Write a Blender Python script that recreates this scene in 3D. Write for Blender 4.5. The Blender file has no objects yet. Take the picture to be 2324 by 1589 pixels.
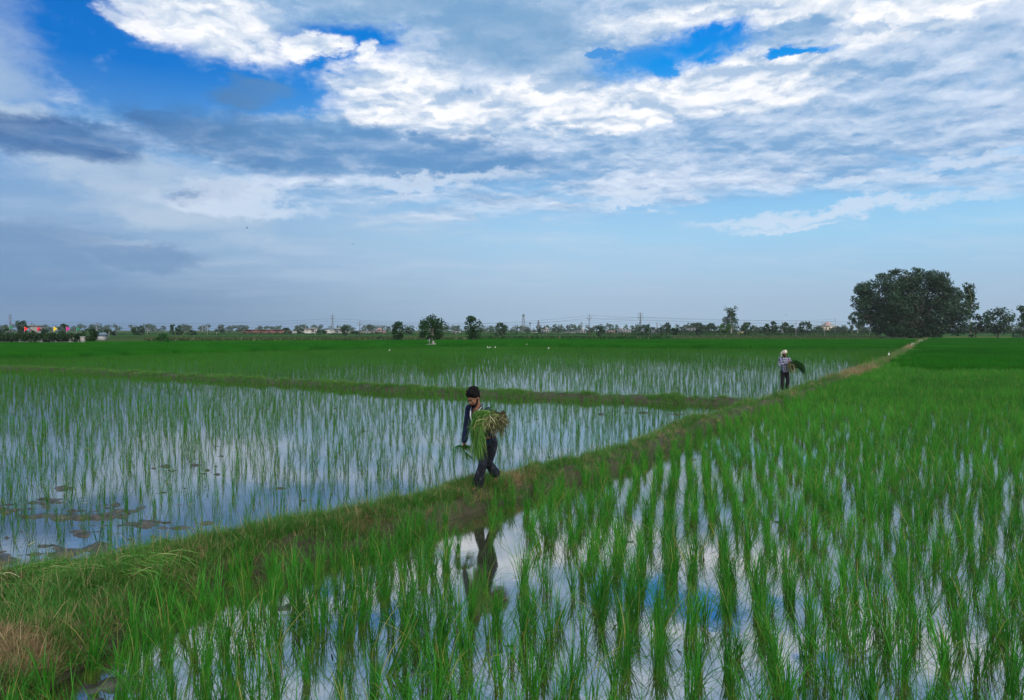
import bpy, bmesh, math, random
import numpy as np
from mathutils import Vector, Matrix

random.seed(7)
RNG = np.random.default_rng(11)
SC = bpy.context.scene
COL = SC.collection

# ------------------------------------------------------------------ camera
CAMZ, FPX, HOR, VC, UC = 2.75, 1549.0, 748.0, 794.5, 1162.0   # metres; focal length and horizon in photo pixels (2324 wide)
PITCH = math.atan((VC - HOR) / FPX)
cam_d = bpy.data.cameras.new("camera")
cam_d.lens = 24.0
cam_d.sensor_width = 36.0
cam_d.clip_start = 0.05
cam_d.clip_end = 12000
cam = bpy.data.objects.new("camera", cam_d)
COL.objects.link(cam)
cam.location = (0, 0, CAMZ)
cam.rotation_euler = (math.pi / 2 - PITCH, 0, 0)
SC.camera = cam

# ------------------------------------------------------------------ exposure
SC.view_settings.view_transform = 'Standard'
SC.view_settings.look = 'None'
SC.view_settings.exposure = 0.12
SC.view_settings.gamma = 1.0
SC.render.engine = 'CYCLES'
SC.cycles.max_bounces = 6
SC.cycles.diffuse_bounces = 2
SC.cycles.glossy_bounces = 3
SC.cycles.transmission_bounces = 3
SC.cycles.transparent_max_bounces = 4
SC.cycles.volume_bounces = 0

SUN_EL, SUN_AZ = math.radians(38), math.radians(150)   # azimuth measured clockwise from +Y


def srgb(r, g, b):
    f = lambda c: c / 12.92 if c <= 0.04045 else ((c + 0.055) / 1.055) ** 2.4
    return (f(r / 255), f(g / 255), f(b / 255), 1.0)


# ------------------------------------------------------------------ node helper
class NT:
    def __init__(s, tree):
        s.t = tree
        s.n = tree.nodes
        s.l = tree.links

    def node(s, typ, **kw):
        n = s.n.new(typ)
        for k, v in kw.items():
            setattr(n, k, v)
        return n

    def set(s, sock, v):
        if isinstance(v, bpy.types.NodeSocket):
            s.l.new(v, sock)
        elif v is not None:
            sock.default_value = v

    def math(s, op, a, b=None, c=None, clamp=False):
        n = s.node('ShaderNodeMath', operation=op, use_clamp=clamp)
        s.set(n.inputs[0], a); s.set(n.inputs[1], b); s.set(n.inputs[2], c)
        return n.outputs[0]

    def vmath(s, op, a, b=None, scale=None):
        n = s.node('ShaderNodeVectorMath', operation=op)
        s.set(n.inputs[0], a); s.set(n.inputs[1], b)
        if scale is not None:
            s.set(n.inputs['Scale'], scale)
        return n.outputs['Value'] if op in ('LENGTH', 'DOT_PRODUCT', 'DISTANCE') else n.outputs['Vector']

    def comb(s, x, y, z=0.0):
        n = s.node('ShaderNodeCombineXYZ')
        s.set(n.inputs[0], x); s.set(n.inputs[1], y); s.set(n.inputs[2], z)
        return n.outputs[0]

    def noise(s, vec, scale=5, detail=4, rough=0.55, dist=0.0, color=False, lac=2.0):
        n = s.node('ShaderNodeTexNoise')
        s.set(n.inputs['Vector'], vec)
        n.inputs['Scale'].default_value = scale
        n.inputs['Detail'].default_value = detail
        n.inputs['Roughness'].default_value = rough
        n.inputs['Distortion'].default_value = dist
        n.inputs['Lacunarity'].default_value = lac
        return n.outputs['Color'] if color else n.outputs['Fac']

    def smooth(s, v, a, b, lo=0.0, hi=1.0):
        n = s.node('ShaderNodeMapRange', interpolation_type='SMOOTHSTEP')
        s.set(n.inputs['Value'], v)
        n.inputs['From Min'].default_value = a
        n.inputs['From Max'].default_value = b
        n.inputs['To Min'].default_value = lo
        n.inputs['To Max'].default_value = hi
        return n.outputs['Result']

    def mix(s, f, a, b, typ='MIX'):
        n = s.node('ShaderNodeMix', data_type='RGBA', blend_type=typ)
        s.set(n.inputs[0], f); s.set(n.inputs[6], a); s.set(n.inputs[7], b)
        return n.outputs[2]

    def ramp(s, f, stops):
        n = s.node('ShaderNodeValToRGB')
        s.set(n.inputs[0], f)
        e = n.color_ramp.elements
        while len(e) < len(stops):
            e.new(0.5)
        for i, (p, c) in enumerate(stops):
            e[i].position = p
            e[i].color = c
        return n.outputs['Color']


# ------------------------------------------------------------------ world: evening-blue sky with a broken cloud deck
def build_world():
    w = bpy.data.worlds.new("World")
    SC.world = w
    w.use_nodes = True
    w.node_tree.nodes.clear()
    T = NT(w.node_tree)
    out = T.node('ShaderNodeOutputWorld')
    bg = T.node('ShaderNodeBackground')
    bg.inputs['Strength'].default_value = 0.1
    T.l.new(bg.outputs[0], out.inputs[0])
    tc = T.node('ShaderNodeTexCoord')
    d = tc.outputs['Generated']
    sep = T.node('ShaderNodeSeparateXYZ')
    T.l.new(d, sep.inputs[0])
    x, y, z = sep.outputs
    sky = T.node('ShaderNodeTexSky', sky_type='NISHITA')
    sky.sun_disc = False
    sky.sun_elevation = SUN_EL
    sky.sun_rotation = SUN_AZ
    sky.dust_density = 2.0
    nish = sky.outputs[0]
    az = T.math('ARCTAN2', x, y)
    el = T.math('ARCSINE', z)
    P0 = T.comb(az, el, 0.0)
    warpn = T.noise(T.comb(T.math('MULTIPLY', az, 1.0), T.math('MULTIPLY', el, 2.2), 0.3), scale=7, detail=8, rough=0.62, color=True)
    warp = T.vmath('SUBTRACT', warpn, (0.5, 0.5, 0.5))
    fine = T.vmath('SUBTRACT', T.noise(T.comb(az, T.math('MULTIPLY', el, 1.5), 1.7), scale=26, detail=7, rough=0.68, color=True), (0.5, 0.5, 0.5))
    warp = T.vmath('ADD', warp, T.vmath('SCALE', fine, scale=0.35))
    P = T.vmath('ADD', P0, T.vmath('MULTIPLY', warp, (0.15, 0.065, 0.0)))
    Ps = T.vmath('ADD', P0, T.vmath('MULTIPLY', warp, (0.28, 0.10, 0.0)))
    # cloud-layer coordinates: where the direction meets a flat layer overhead
    zz = T.math('ADD', T.math('MAXIMUM', z, 0.0), 0.10)
    Q = T.comb(T.math('DIVIDE', x, zz), T.math('DIVIDE', y, zz), 0.0)

    def conv(u, v, ru, rv):
        t = (u - UC) / FPX
        a = math.atan(t)
        c = math.cos(a)
        return a, math.atan((HOR - v) / FPX * c), ru / FPX * c * c, rv / FPX * c

    def blob(u, v, ru, rv, rot=0, P=P, soft=1.0):
        a, e, ra, re = conv(u, v, ru, rv)
        m = T.node('ShaderNodeMapping', vector_type='TEXTURE')
        T.l.new(P, m.inputs['Vector'])
        m.inputs['Location'].default_value = (a, e, 0)
        m.inputs['Rotation'].default_value = (0, 0, math.radians(rot))
        m.inputs['Scale'].default_value = (ra, re, 1)
        L = T.vmath('LENGTH', m.outputs[0])
        return T.smooth(L, 1.0 + 0.5 * soft, 1.0 - 0.5 * soft)

    def union(lst):
        r = lst[0]
        for q in lst[1:]:
            r = T.math('MAXIMUM', r, q)
        return r

    def K(c, k=10.0):
        return (c[0] * k, c[1] * k, c[2] * k, 1.0)
    C = lambda r, g, b: K(srgb(r, g, b))

    # clear-sky gradient by elevation, deeper towards the left
    g_el = T.math('DIVIDE', el, 0.5, clamp=True)
    right = T.ramp(g_el, [(0.0, srgb(152, 182, 206)), (0.10, srgb(160, 190, 216)), (0.26, srgb(152, 202, 234)), (0.42, srgb(120, 184, 234)), (0.72, srgb(0, 142, 228)), (1.0, srgb(0, 100, 215))])
    left = T.ramp(g_el, [(0.0, srgb(92, 128, 166)), (0.14, srgb(104, 144, 186)), (0.30, srgb(126, 164, 204)), (0.50, srgb(84, 146, 208)), (0.66, srgb(0, 112, 200)), (1.0, srgb(0, 92, 182))])
    lr = T.smooth(az, -0.60, 0.12)
    base = T.mix(lr, left, right)
    base = T.vmath('SCALE', base, scale=10.0)
    base = T.mix(0.012, base, nish)

    # --- deck of altocumulus, streaky low down, puffy high up
    Qs = T.vmath('ADD', Q, T.vmath('MULTIPLY', warp, (0.7, 0.5, 0)))
    streak = T.noise(T.vmath('MULTIPLY', Qs, (0.85, 1.5, 1)), scale=1.2, detail=7, rough=0.6)
    puff = T.noise(T.vmath('MULTIPLY', T.vmath('ADD', Q, T.vmath('MULTIPLY', warp, (0.25, 0.25, 0))), (1.0, 1.25, 1)), scale=4.6, detail=6, rough=0.55)
    puff2 = T.noise(T.vmath('MULTIPLY', Q, (1.0, 1.2, 1)), scale=11, detail=5, rough=0.6)
    # relief: cloud density compared just below and just above gives lit tops and grey undersides
    Qr = T.vmath('ADD', Q, T.vmath('MULTIPLY', warp, (0.22, 0.22, 0)))
    def relief(sc, det, off):
        lo_ = T.noise(T.vmath('SCALE', Qr, scale=1.0 + off), scale=sc, detail=det, rough=0.5)
        hi_ = T.noise(T.vmath('SCALE', Qr, scale=1.0 - off), scale=sc, detail=det, rough=0.5)
        return T.math('SUBTRACT', lo_, hi_)
    rel = T.math('ADD', T.math('MULTIPLY', relief(5.5, 4, 0.018), 1.0), T.math('MULTIPLY', relief(13, 3, 0.008), 0.6))
    deckn = T.math('ADD', T.math('MULTIPLY', streak, 0.50), T.math('ADD', T.math('MULTIPLY', puff, 0.34), T.math('MULTIPLY', puff2, 0.16)))
    deck_b = T.math('MULTIPLY', T.smooth(deckn, 0.40, 0.66), T.smooth(T.math('SUBTRACT', az, T.math('MULTIPLY', el, 0.6)), 0.5, 0.0, 0.78, 1.0))
    deck_b = T.math('ADD', deck_b, T.math('MULTIPLY', rel, 0.9), clamp=True)
    deckcol = T.mix(deck_b, C(124, 166, 208), C(220, 231, 247))
    # deck fades out towards the horizon
    elw = T.math('ADD', el, T.math('MULTIPLY', T.math('SUBTRACT', streak, 0.5), 0.20))
    m_el = T.smooth(elw, 0.150, 0.215)
    opening = union([blob(1515, 136, 185, 50, 6, soft=1.3), blob(1770, 142, 90, 10, 0, soft=1.4), blob(1360, 132, 30, 10, soft=0.8),
                     blob(2300, 348, 50, 10, soft=0.8), blob(1850, -2, 60, 12, soft=0.8)])
    wedge = union([blob(60, 60, 380, 200, 0, soft=1.3), blob(330, 190, 300, 90, 0, soft=1.3), blob(600, 180, 240, 90, 8, soft=1.3),
                   blob(790, 140, 140, 62, 10, soft=1.3)])
    lowleft = blob(80, 560, 560, 300, 0, P=Ps, soft=1.0)
    en = T.noise(T.comb(az, T.math('MULTIPLY', el, 1.9), 4.1), scale=11, detail=9, rough=0.60, dist=0.3)
    def torn(b, amp=1.1, lo=0.38, hi=0.66):
        return T.smooth(T.math('ADD', b, T.math('MULTIPLY', T.math('SUBTRACT', en, 0.5), amp)), lo, hi)
    opening = torn(opening, 2.0, 0.20, 0.95)
    wedge = torn(wedge, 1.9, 0.16, 0.86)
    m_deck = T.math('MULTIPLY', m_el, T.math('SUBTRACT', 1.0, union([opening, wedge, T.math('MULTIPLY', lowleft, 0.9)])))
    col = T.mix(m_deck, base, deckcol)
    # thin veils in the clear band
    veil = T.math('MULTIPLY', T.smooth(streak, 0.46, 0.70), 0.22)
    veil = T.math('MULTIPLY', veil, T.smooth(el, 0.02, 0.08))
    col = T.mix(T.math('MULTIPLY', veil, T.math('SUBTRACT', 1.0, union([opening, wedge]))), col, C(205, 214, 232))

    # --- pale cream banks low left
    cream = union([blob(270, 395, 180, 48, -8, P=Ps), blob(420, 470, 260, 60, -10, P=Ps, soft=1.4), blob(240, 560, 130, 22, -6, P=Ps),
                   T.math('MULTIPLY', blob(900, 600, 700, 120, 0, P=Ps, soft=1.9), 0.5), blob(10, 255, 110, 34, 0, soft=1.4), T.math('MULTIPLY', blob(-20, 150, 100, 150, 0, soft=1.9), 0.7)])
    cream = T.math('MULTIPLY', cream, T.smooth(streak, 0.25, 0.6, 0.5, 0.95))
    col = T.mix(cream, col, C(176, 196, 218))
    # --- slate-blue clouds
    dark = union([blob(140, 312, 260, 40, -3, P=P, soft=1.3), blob(400, 285, 85, 30, 0, P=P, soft=1.3), blob(640, 335, 300, 62, -3, P=P, soft=1.3),
                  blob(900, 350, 330, 50, -4, P=Ps, soft=1.3), blob(480, 445, 95, 13, 4, soft=1.3), blob(535, 215, 88, 32, 6, soft=1.3)])
    dark = torn(dark, 1.4, 0.15, 0.90)
    col = T.mix(T.math('MULTIPLY', dark, T.smooth(puff, 0.3, 0.7, 0.95, 0.62)), col, T.mix(T.smooth(az, -0.62, -0.2), C(62, 106, 160), C(92, 142, 192)))
    low = union([blob(60, 565, 260, 58, 2, soft=0.8), blob(330, 585, 150, 26, 0, soft=0.6), blob(120, 700, 330, 62, 0, P=Ps, soft=.9)])
    col = T.mix(T.math('MULTIPLY', low, 0.8), col, C(112, 146, 186))
    grey = union([blob(1130, 75, 230, 62, -12, P=Ps, soft=1.2), blob(900, 20, 160, 50, 0, P=Ps, soft=1.2)])
    col = T.mix(T.math('MULTIPLY', grey, 0.75), col, C(116, 160, 200))
    # --- sunlit white heaps
    heap = union([blob(470, 60, 210, 78, -6, soft=1.2), blob(700, 118, 85, 24, 8, soft=1.2), blob(838, 138, 40, 20, 8, soft=1.2), blob(330, 80, 90, 26, -12, soft=1.2),
                  
                  blob(900, 205, 170, 66, 4, soft=1.2), blob(1010, 270, 250, 44, -3, soft=1.2), blob(1250, 235, 260, 50, 0, P=P, soft=1.2),
                  blob(1600, 195, 290, 48, 0, soft=1.2), blob(1500, 250, 400, 40, 3, P=Ps, soft=1.2), blob(1700, 55, 360, 42, 0, P=Ps, soft=1.2), blob(2120, 20, 260, 50, 10, P=Ps, soft=1.2)])
    puff3 = T.noise(T.vmath('MULTIPLY', T.vmath('ADD', Q, T.vmath('MULTIPLY', warp, (0.2, 0.2, 0))), (1.0, 1.0, 1)), scale=8.0, detail=5, rough=0.5)
    shade = T.smooth(T.math('ADD', T.math('MULTIPLY', puff, 0.4), T.math('MULTIPLY', puff3, 0.6)), 0.40, 0.58)
    shade = T.math('ADD', T.math('ADD', T.math('MULTIPLY', shade, 0.45), 0.36), T.math('MULTIPLY', rel, 2.8), clamp=True)
    white = T.mix(shade, C(170, 194, 222), C(248, 249, 252))
    heap = torn(heap, 1.6, 0.27, 0.95)
    heap = T.math('MULTIPLY', heap, T.math('SUBTRACT', 1.0, opening))
    col = T.mix(T.math('MULTIPLY', heap, T.smooth(puff, 0.28, 0.5, 0.72, 1.0)), col, white)
    streaks_lo = union([blob(1000, 410, 190, 14, 5, P=Ps, soft=1.0), blob(560, 465, 190, 20, -3, P=Ps, soft=1.1), blob(1480, 440, 90, 12, 3, P=Ps), blob(1450, 462, 120, 8, 2, P=Ps),
                        blob(1920, 408, 90, 16, 4, P=Ps), blob(2180, 375, 160, 18, 4, P=Ps), blob(1900, 480, 300, 14, 3, P=Ps), blob(1790, 515, 110, 4, 1)])
    col = T.mix(T.math('MULTIPLY', streaks_lo, 0.72), col, C(206, 220, 238))
    # haze towards the horizon
    hz = T.smooth(el, 0.10, 0.0)
    hcol = T.mix(lr, C(96, 130, 168), C(154, 180, 204))
    col = T.mix(T.math('MULTIPLY', hz, 0.6), col, hcol)
    below = T.smooth(z, -0.004, -0.02)
    col = T.mix(below, col, C(70, 90, 90))
    # warm fill glow added to the unseen sky behind the camera, brightens the ground
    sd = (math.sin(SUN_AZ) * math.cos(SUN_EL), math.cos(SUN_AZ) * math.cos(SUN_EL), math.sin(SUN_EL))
    fill_glow = T.smooth(T.vmath('DOT_PRODUCT', d, sd), 0.2, 1.0)
    col = T.mix(T.math('MULTIPLY', fill_glow, T.smooth(z, 0.0, 0.2)), col, (15.0, 14.2, 13.0, 1))
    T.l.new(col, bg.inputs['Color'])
    w.cycles.sampling_method = 'MANUAL'
    w.cycles.sample_map_resolution = 512


build_world()
sun_d = bpy.data.lights.new("sun", 'SUN')
sun_d.energy = 1.5
sun_d.angle = math.radians(10)
sun_d.color = (1.0, 0.95, 0.88)
sun = bpy.data.objects.new("sun", sun_d)
COL.objects.link(sun)
sdir = Vector((math.sin(SUN_AZ) * math.cos(SUN_EL), math.cos(SUN_AZ) * math.cos(SUN_EL), math.sin(SUN_EL)))
sun.rotation_euler = sdir.to_track_quat('Z', 'Y').to_euler()


# ------------------------------------------------------------------ photo geometry -> metres
def gp(u, v, z=0.0):
    a, b = (u - UC) / FPX, (VC - v) / FPX
    dy = math.cos(PITCH) + b * math.sin(PITCH)
    dz = b * math.cos(PITCH) - math.sin(PITCH)
    k = (z - CAMZ) / dz
    return np.array([a * k, dy * k])


def xat(u, d):
    return (u - UC) / FPX * d


def zat(v, d):
    return CAMZ + (HOR - v) * d / FPX


# ------------------------------------------------------------------ mesh helpers
def mesh_np(name, V, F4=None, F3=None, mat=None, smooth=False):
    me = bpy.data.meshes.new(name)
    V = np.asarray(V, dtype=np.float32).reshape(-1, 3)
    arrs, tot = [], []
    if F4 is not None and len(F4):
        F4 = np.asarray(F4, dtype=np.int32).reshape(-1, 4)
        arrs.append(F4.ravel()); tot.append(np.full(len(F4), 4, np.int32))
    if F3 is not None and len(F3):
        F3 = np.asarray(F3, dtype=np.int32).reshape(-1, 3)
        arrs.append(F3.ravel()); tot.append(np.full(len(F3), 3, np.int32))
    loops = np.concatenate(arrs)
    tot = np.concatenate(tot)
    start = np.concatenate([[0], np.cumsum(tot)[:-1]]).astype(np.int32)
    me.vertices.add(len(V)); me.vertices.foreach_set('co', V.ravel())
    me.loops.add(len(loops)); me.loops.foreach_set('vertex_index', loops)
    me.polygons.add(len(tot)); me.polygons.foreach_set('loop_start', start)
    try:
        me.polygons.foreach_set('loop_total', tot)
    except Exception:
        pass
    if smooth:
        me.polygons.foreach_set('use_smooth', np.ones(len(tot), bool))
    me.update(calc_edges=True)
    if mat:
        me.materials.append(mat)
    return me


def tag(o, label=None, cat=None, group=None, kind=None):
    if label: o['label'] = label
    if cat: o['category'] = cat
    if group: o['group'] = group
    if kind: o['kind'] = kind
    return o


def link(name, me, parent=None, loc=None, rotz=0.0):
    o = bpy.data.objects.new(name, me)
    COL.objects.link(o)
    if parent: o.parent = parent
    if loc is not None: o.location = loc
    if rotz: o.rotation_euler.z = rotz
    return o


def empty(name, loc=(0, 0, 0), rotz=0.0):
    o = bpy.data.objects.new(name, None)
    o.empty_display_size = 0.3
    COL.objects.link(o)
    o.location = loc
    o.rotation_euler.z = rotz
    return o


class MB:
    """collects boxes, bars, tubes and ellipsoids into one mesh"""
    def __init__(s):
        s.V, s.F4, s.F3, s.n = [], [], [], 0

    def add(s, V, F4=(), F3=()):
        V = np.asarray(V, float)
        s.V.append(V)
        for f in F4: s.F4.append([i + s.n for i in f])
        for f in F3: s.F3.append([i + s.n for i in f])
        s.n += len(V)

    def box(s, c, size, rz=0.0):
        x, y, z = [q / 2 for q in size]
        V = np.array([[sx * x, sy * y, sz * z] for sz in (-1, 1) for sy in (-1, 1) for sx in (-1, 1)])
        if rz:
            co, si = math.cos(rz), math.sin(rz)
            V[:, :2] = V[:, :2] @ np.array([[co, si], [-si, co]])
        s.add(V + np.array(c), [(0, 2, 3, 1), (4, 5, 7, 6), (0, 1, 5, 4), (2, 6, 7, 3), (0, 4, 6, 2), (1, 3, 7, 5)])

    def tube(s, pts, rad, n=8, flat=None, caps=True, ref=(0, 0, 1)):
        pts = np.asarray(pts, float)
        m = len(pts)
        rad = np.broadcast_to(np.asarray(rad, float), (m,)) if np.ndim(rad) < 1 or len(np.atleast_1d(rad)) == m else np.asarray(rad)
        ref = np.array(ref, float)
        rings = []
        prev = None
        for i in range(m):
            t = pts[min(i + 1, m - 1)] - pts[max(i - 1, 0)]
            t = t / (np.linalg.norm(t) + 1e-9)
            if prev is None:
                a = np.cross(t, ref)
                if np.linalg.norm(a) < 1e-3: a = np.cross(t, (0, 1, 0.01))
            else:
                a = prev - t * np.dot(prev, t)
            a = a / (np.linalg.norm(a) + 1e-9)
            prev = a
            b = np.cross(t, a)
            f = 1.0 if flat is None else (flat[i] if hasattr(flat, '__len__') else flat)
            th = np.linspace(0, 2 * math.pi, n, endpoint=False)
            rings.append(pts[i] + rad[i] * (np.cos(th)[:, None] * a + f * np.sin(th)[:, None] * b))
        V = np.concatenate(rings)
        F4, F3 = [], []
        for i in range(m - 1):
            for j in range(n):
                k = (j + 1) % n
                F4.append((i * n + j, i * n + k, (i + 1) * n + k, (i + 1) * n + j))
        if caps:
            V = np.concatenate([V, [pts[0]], [pts[-1]]])
            for j in range(n):
                k = (j + 1) % n
                F3.append((m * n, k, j))
                F3.append((m * n + 1, (m - 1) * n + j, (m - 1) * n + k))
        s.add(V, F4, F3)

    def ball(s, c, r, rot=None, n=12, m=8):
        r = np.broadcast_to(np.asarray(r, float), (3,))
        V, F4, F3 = [], [], []
        for i in range(1, m):
            ph = math.pi * i / m
            for j in range(n):
                th = 2 * math.pi * j / n
                V.append([math.sin(ph) * math.cos(th), math.sin(ph) * math.sin(th), math.cos(ph)])
        V += [[0, 0, 1], [0, 0, -1]]
        V = np.array(V) * r
        if rot is not None:
            V = V @ np.array(rot).T
        V = V + np.array(c)
        for i in range(m - 2):
            for j in range(n):
                k = (j + 1) % n
                F4.append((i * n + j, (i + 1) * n + j, (i + 1) * n + k, i * n + k))
        T_, B_ = (m - 1) * n, (m - 1) * n + 1
        for j in range(n):
            k = (j + 1) % n
            F3.append((T_, j, k)); F3.append((B_, (m - 2) * n + k, (m - 2) * n + j))
        s.add(V, F4, F3)

    def mesh(s, name, mat, smooth=False):
        return mesh_np(name, np.concatenate(s.V), s.F4, s.F3, mat, smooth)

    def build(s, name, mat, parent=None, smooth=False, loc=None, rotz=0.0):
        return link(name, s.mesh(name, mat, smooth), parent, loc, rotz)


def fuse(mb, name, mat, voxel, smooth_it=4, disp=None):
    """one continuous skin over everything collected in mb"""
    me0 = mb.mesh(name + '_raw', mat)
    o = bpy.data.objects.new(name + '_raw', me0)
    COL.objects.link(o)
    r = o.modifiers.new('r', 'REMESH'); r.mode = 'VOXEL'; r.voxel_size = voxel; r.use_smooth_shade = True
    if smooth_it:
        sm = o.modifiers.new('s', 'SMOOTH'); sm.factor = 0.5; sm.iterations = smooth_it
    dg = bpy.context.evaluated_depsgraph_get()
    me = bpy.data.meshes.new_from_object(o.evaluated_get(dg))
    me.name = name
    bpy.data.objects.remove(o)
    bpy.data.meshes.remove(me0)
    if not me.materials: me.materials.append(mat)
    n = len(me.vertices)
    if disp:
        co = np.empty(n * 3, np.float32); me.vertices.foreach_get('co', co); co = co.reshape(-1, 3)
        nr = np.empty(n * 3, np.float32); me.vertices.foreach_get('normal', nr); nr = nr.reshape(-1, 3)
        co = co + nr * disp(co)[:, None]
        me.vertices.foreach_set('co', co.astype(np.float32).ravel())
    me.polygons.foreach_set('use_smooth', np.ones(len(me.polygons), bool))
    me.update()
    return me


# value noise
_PT = RNG.random((256, 256))


def vnoise(x, y):
    xi, yi = np.floor(x).astype(int), np.floor(y).astype(int)
    fx, fy = x - xi, y - yi
    fx, fy = fx * fx * (3 - 2 * fx), fy * fy * (3 - 2 * fy)
    a = _PT[xi & 255, yi & 255]; b = _PT[(xi + 1) & 255, yi & 255]
    c = _PT[xi & 255, (yi + 1) & 255]; d = _PT[(xi + 1) & 255, (yi + 1) & 255]
    return (a * (1 - fx) + b * fx) * (1 - fy) + (c * (1 - fx) + d * fx) * fy


def fbm(x, y, o=4):
    s, a, t = 0, 0.5, 0
    for i in range(o):
        s = s + a * vnoise(x * 2 ** i + 17 * i, y * 2 ** i + 5 * i); t += a; a *= 0.5
    return s / t


# ------------------------------------------------------------------ materials
def newmat(name):
    m = bpy.data.materials.new(name)
    m.use_nodes = True
    m.node_tree.nodes.clear()
    return m, NT(m.node_tree)


def finish(T, shader, disp=None):
    o = T.node('ShaderNodeOutputMaterial')
    T.l.new(shader, o.inputs[0])


def pmat(name, color, rough=0.85, var=0.25, scale=8.0, spec=0.3, metallic=0.0, bump=0.0, color2=None, detail=5, thr=(0.35, 0.65)):
    """principled with noise-mottled colour"""
    m, T = newmat(name)
    tc = T.node('ShaderNodeTexCoord')
    n = T.noise(tc.outputs['Object'], scale=scale, detail=detail, rough=0.6)
    c1 = tuple(c * (1 - var) for c in color[:3]) + (1,)
    c2 = color2 if color2 else tuple(min(1, c * (1 + var)) for c in color[:3]) + (1,)
    p = T.node('ShaderNodeBsdfPrincipled')
    T.l.new(T.mix(T.smooth(n, *thr), c1, c2), p.inputs['Base Color'])
    p.inputs['Roughness'].default_value = rough
    p.inputs['Specular IOR Level'].default_value = spec
    p.inputs['Metallic'].default_value = metallic
    if bump:
        b = T.node('ShaderNodeBump'); b.inputs['Strength'].default_value = bump; b.inputs['Distance'].default_value = 0.02
        T.l.new(n, b.inputs['Height']); T.l.new(b.outputs[0], p.inputs['Normal'])
    finish(T, p.outputs[0])
    return m


def leafmat(name, ca, cb, cc=None, trans=0.35, gloss=0.015, rand='instance', base=None, base_h=0.12):
    """leaf: colour varies leaf by leaf / plant by plant; stalk colour near the foot when base is given"""
    m, T = newmat(name)
    if rand == 'instance':
        r = T.node('ShaderNodeObjectInfo').outputs['Random']
    else:
        r = T.node('ShaderNodeNewGeometry').outputs['Random Per Island']
    geo = T.node('ShaderNodeNewGeometry')
    big = T.math('ADD', T.math('MULTIPLY', T.noise(geo.outputs['Position'], scale=0.35, detail=3), 0.5), T.math('MULTIPLY', T.noise(geo.outputs['Position'], scale=0.05, detail=3), 0.5))
    isl = geo.outputs['Random Per Island']
    f = T.math('ADD', T.math('MULTIPLY', r, 0.4), T.math('ADD', T.math('MULTIPLY', isl, 0.35), T.math('MULTIPLY', T.smooth(big, 0.38, 0.62), 0.40)), clamp=True)
    col = T.mix(f, ca, cb)
    if cc:
        col = T.mix(T.smooth(isl, 0.92, 0.96), col, cc)
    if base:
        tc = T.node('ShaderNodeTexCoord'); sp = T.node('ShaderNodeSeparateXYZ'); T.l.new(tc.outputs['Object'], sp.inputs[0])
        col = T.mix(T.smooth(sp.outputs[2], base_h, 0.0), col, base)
    df = T.node('ShaderNodeBsdfDiffuse'); T.l.new(col, df.inputs[0])
    tr = T.node('ShaderNodeBsdfTranslucent'); T.l.new(T.mix(0.35, col, (ca[0] * 2, ca[1] * 2.2, ca[2] * 0.6, 1)), tr.inputs[0])
    gl = T.node('ShaderNodeBsdfGlossy'); gl.inputs['Roughness'].default_value = 0.42
    gl.inputs[0].default_value = (0.8, 0.9, 1.0, 1)
    s1 = T.node('ShaderNodeMixShader'); s1.inputs[0].default_value = trans
    T.l.new(df.outputs[0], s1.inputs[1]); T.l.new(tr.outputs[0], s1.inputs[2])
    s2 = T.node('ShaderNodeMixShader'); s2.inputs[0].default_value = gloss
    T.l.new(s1.outputs[0], s2.inputs[1]); T.l.new(gl.outputs[0], s2.inputs[2])
    finish(T, s2.outputs[0])
    return m


M = {}
M['rice'] = leafmat('rice_leaf', (0.007, 0.070, 0.008, 1), (0.068, 0.34, 0.024, 1), (0.26, 0.26, 0.07, 1), trans=0.35, gloss=0.012, base=(0.12, 0.22, 0.03, 1))
M['seedling'] = leafmat('seedling_leaf', (0.004, 0.045, 0.004, 1), (0.024, 0.165, 0.007, 1), (0.07, 0.16, 0.02, 1), trans=0.25, gloss=0.010, base=(0.10, 0.17, 0.02, 1), base_h=0.08)
M['ricefar'] = leafmat('rice_canopy', (0.007, 0.090, 0.004, 1), (0.030, 0.20, 0.010, 1), None, trans=0.3, gloss=0.005, base=(0.015, 0.07, 0.01, 1), base_h=0.2)
M['grass'] = leafmat('bund_grass', (0.020, 0.115, 0.016, 1), (0.085, 0.26, 0.036, 1), (0.30, 0.24, 0.12, 1), trans=0.3)
M['drygrass'] = leafmat('dry_grass', (0.09, 0.065, 0.03, 1), (0.50, 0.37, 0.21, 1), (0.10, 0.16, 0.04, 1), trans=0.25)
M['cutleaf'] = leafmat('cut_seedling_leaf', (0.010, 0.055, 0.008, 1), (0.17, 0.40, 0.07, 1), (0.50, 0.48, 0.24, 1), trans=0.25)
M['tree'] = leafmat('tree_leaf', (0.007, 0.034, 0.007, 1), (0.024, 0.080, 0.013, 1), None, trans=0.25, gloss=0.02, rand='island')
M['treedark'] = leafmat('dark_tree_leaf', (0.006, 0.028, 0.010, 1), (0.020, 0.068, 0.020, 1), None, trans=0.2, gloss=0.03, rand='island')
M['treelight'] = leafmat('pale_tree_leaf', (0.0225, 0.0750, 0.0150, 1), (0.0562, 0.1425, 0.0225, 1), None, trans=0.3, rand='island')
M['creeper'] = leafmat('creeper_leaf', (0.0075, 0.0300, 0.0090, 1), (0.0225, 0.0562, 0.0135, 1), None, trans=0.2, rand='island')
M['crop'] = leafmat('tall_crop', (0.0203, 0.0551, 0.0145, 1), (0.0754, 0.1102, 0.0348, 1), (0.28, 0.25, 0.14, 1), trans=0.25, rand='island')
M['scrub'] = leafmat('scrub', (0.012, 0.055, 0.012, 1), (0.034, 0.095, 0.022, 1), (0.2, 0.19, 0.1, 1), trans=0.25, rand='island')
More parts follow.
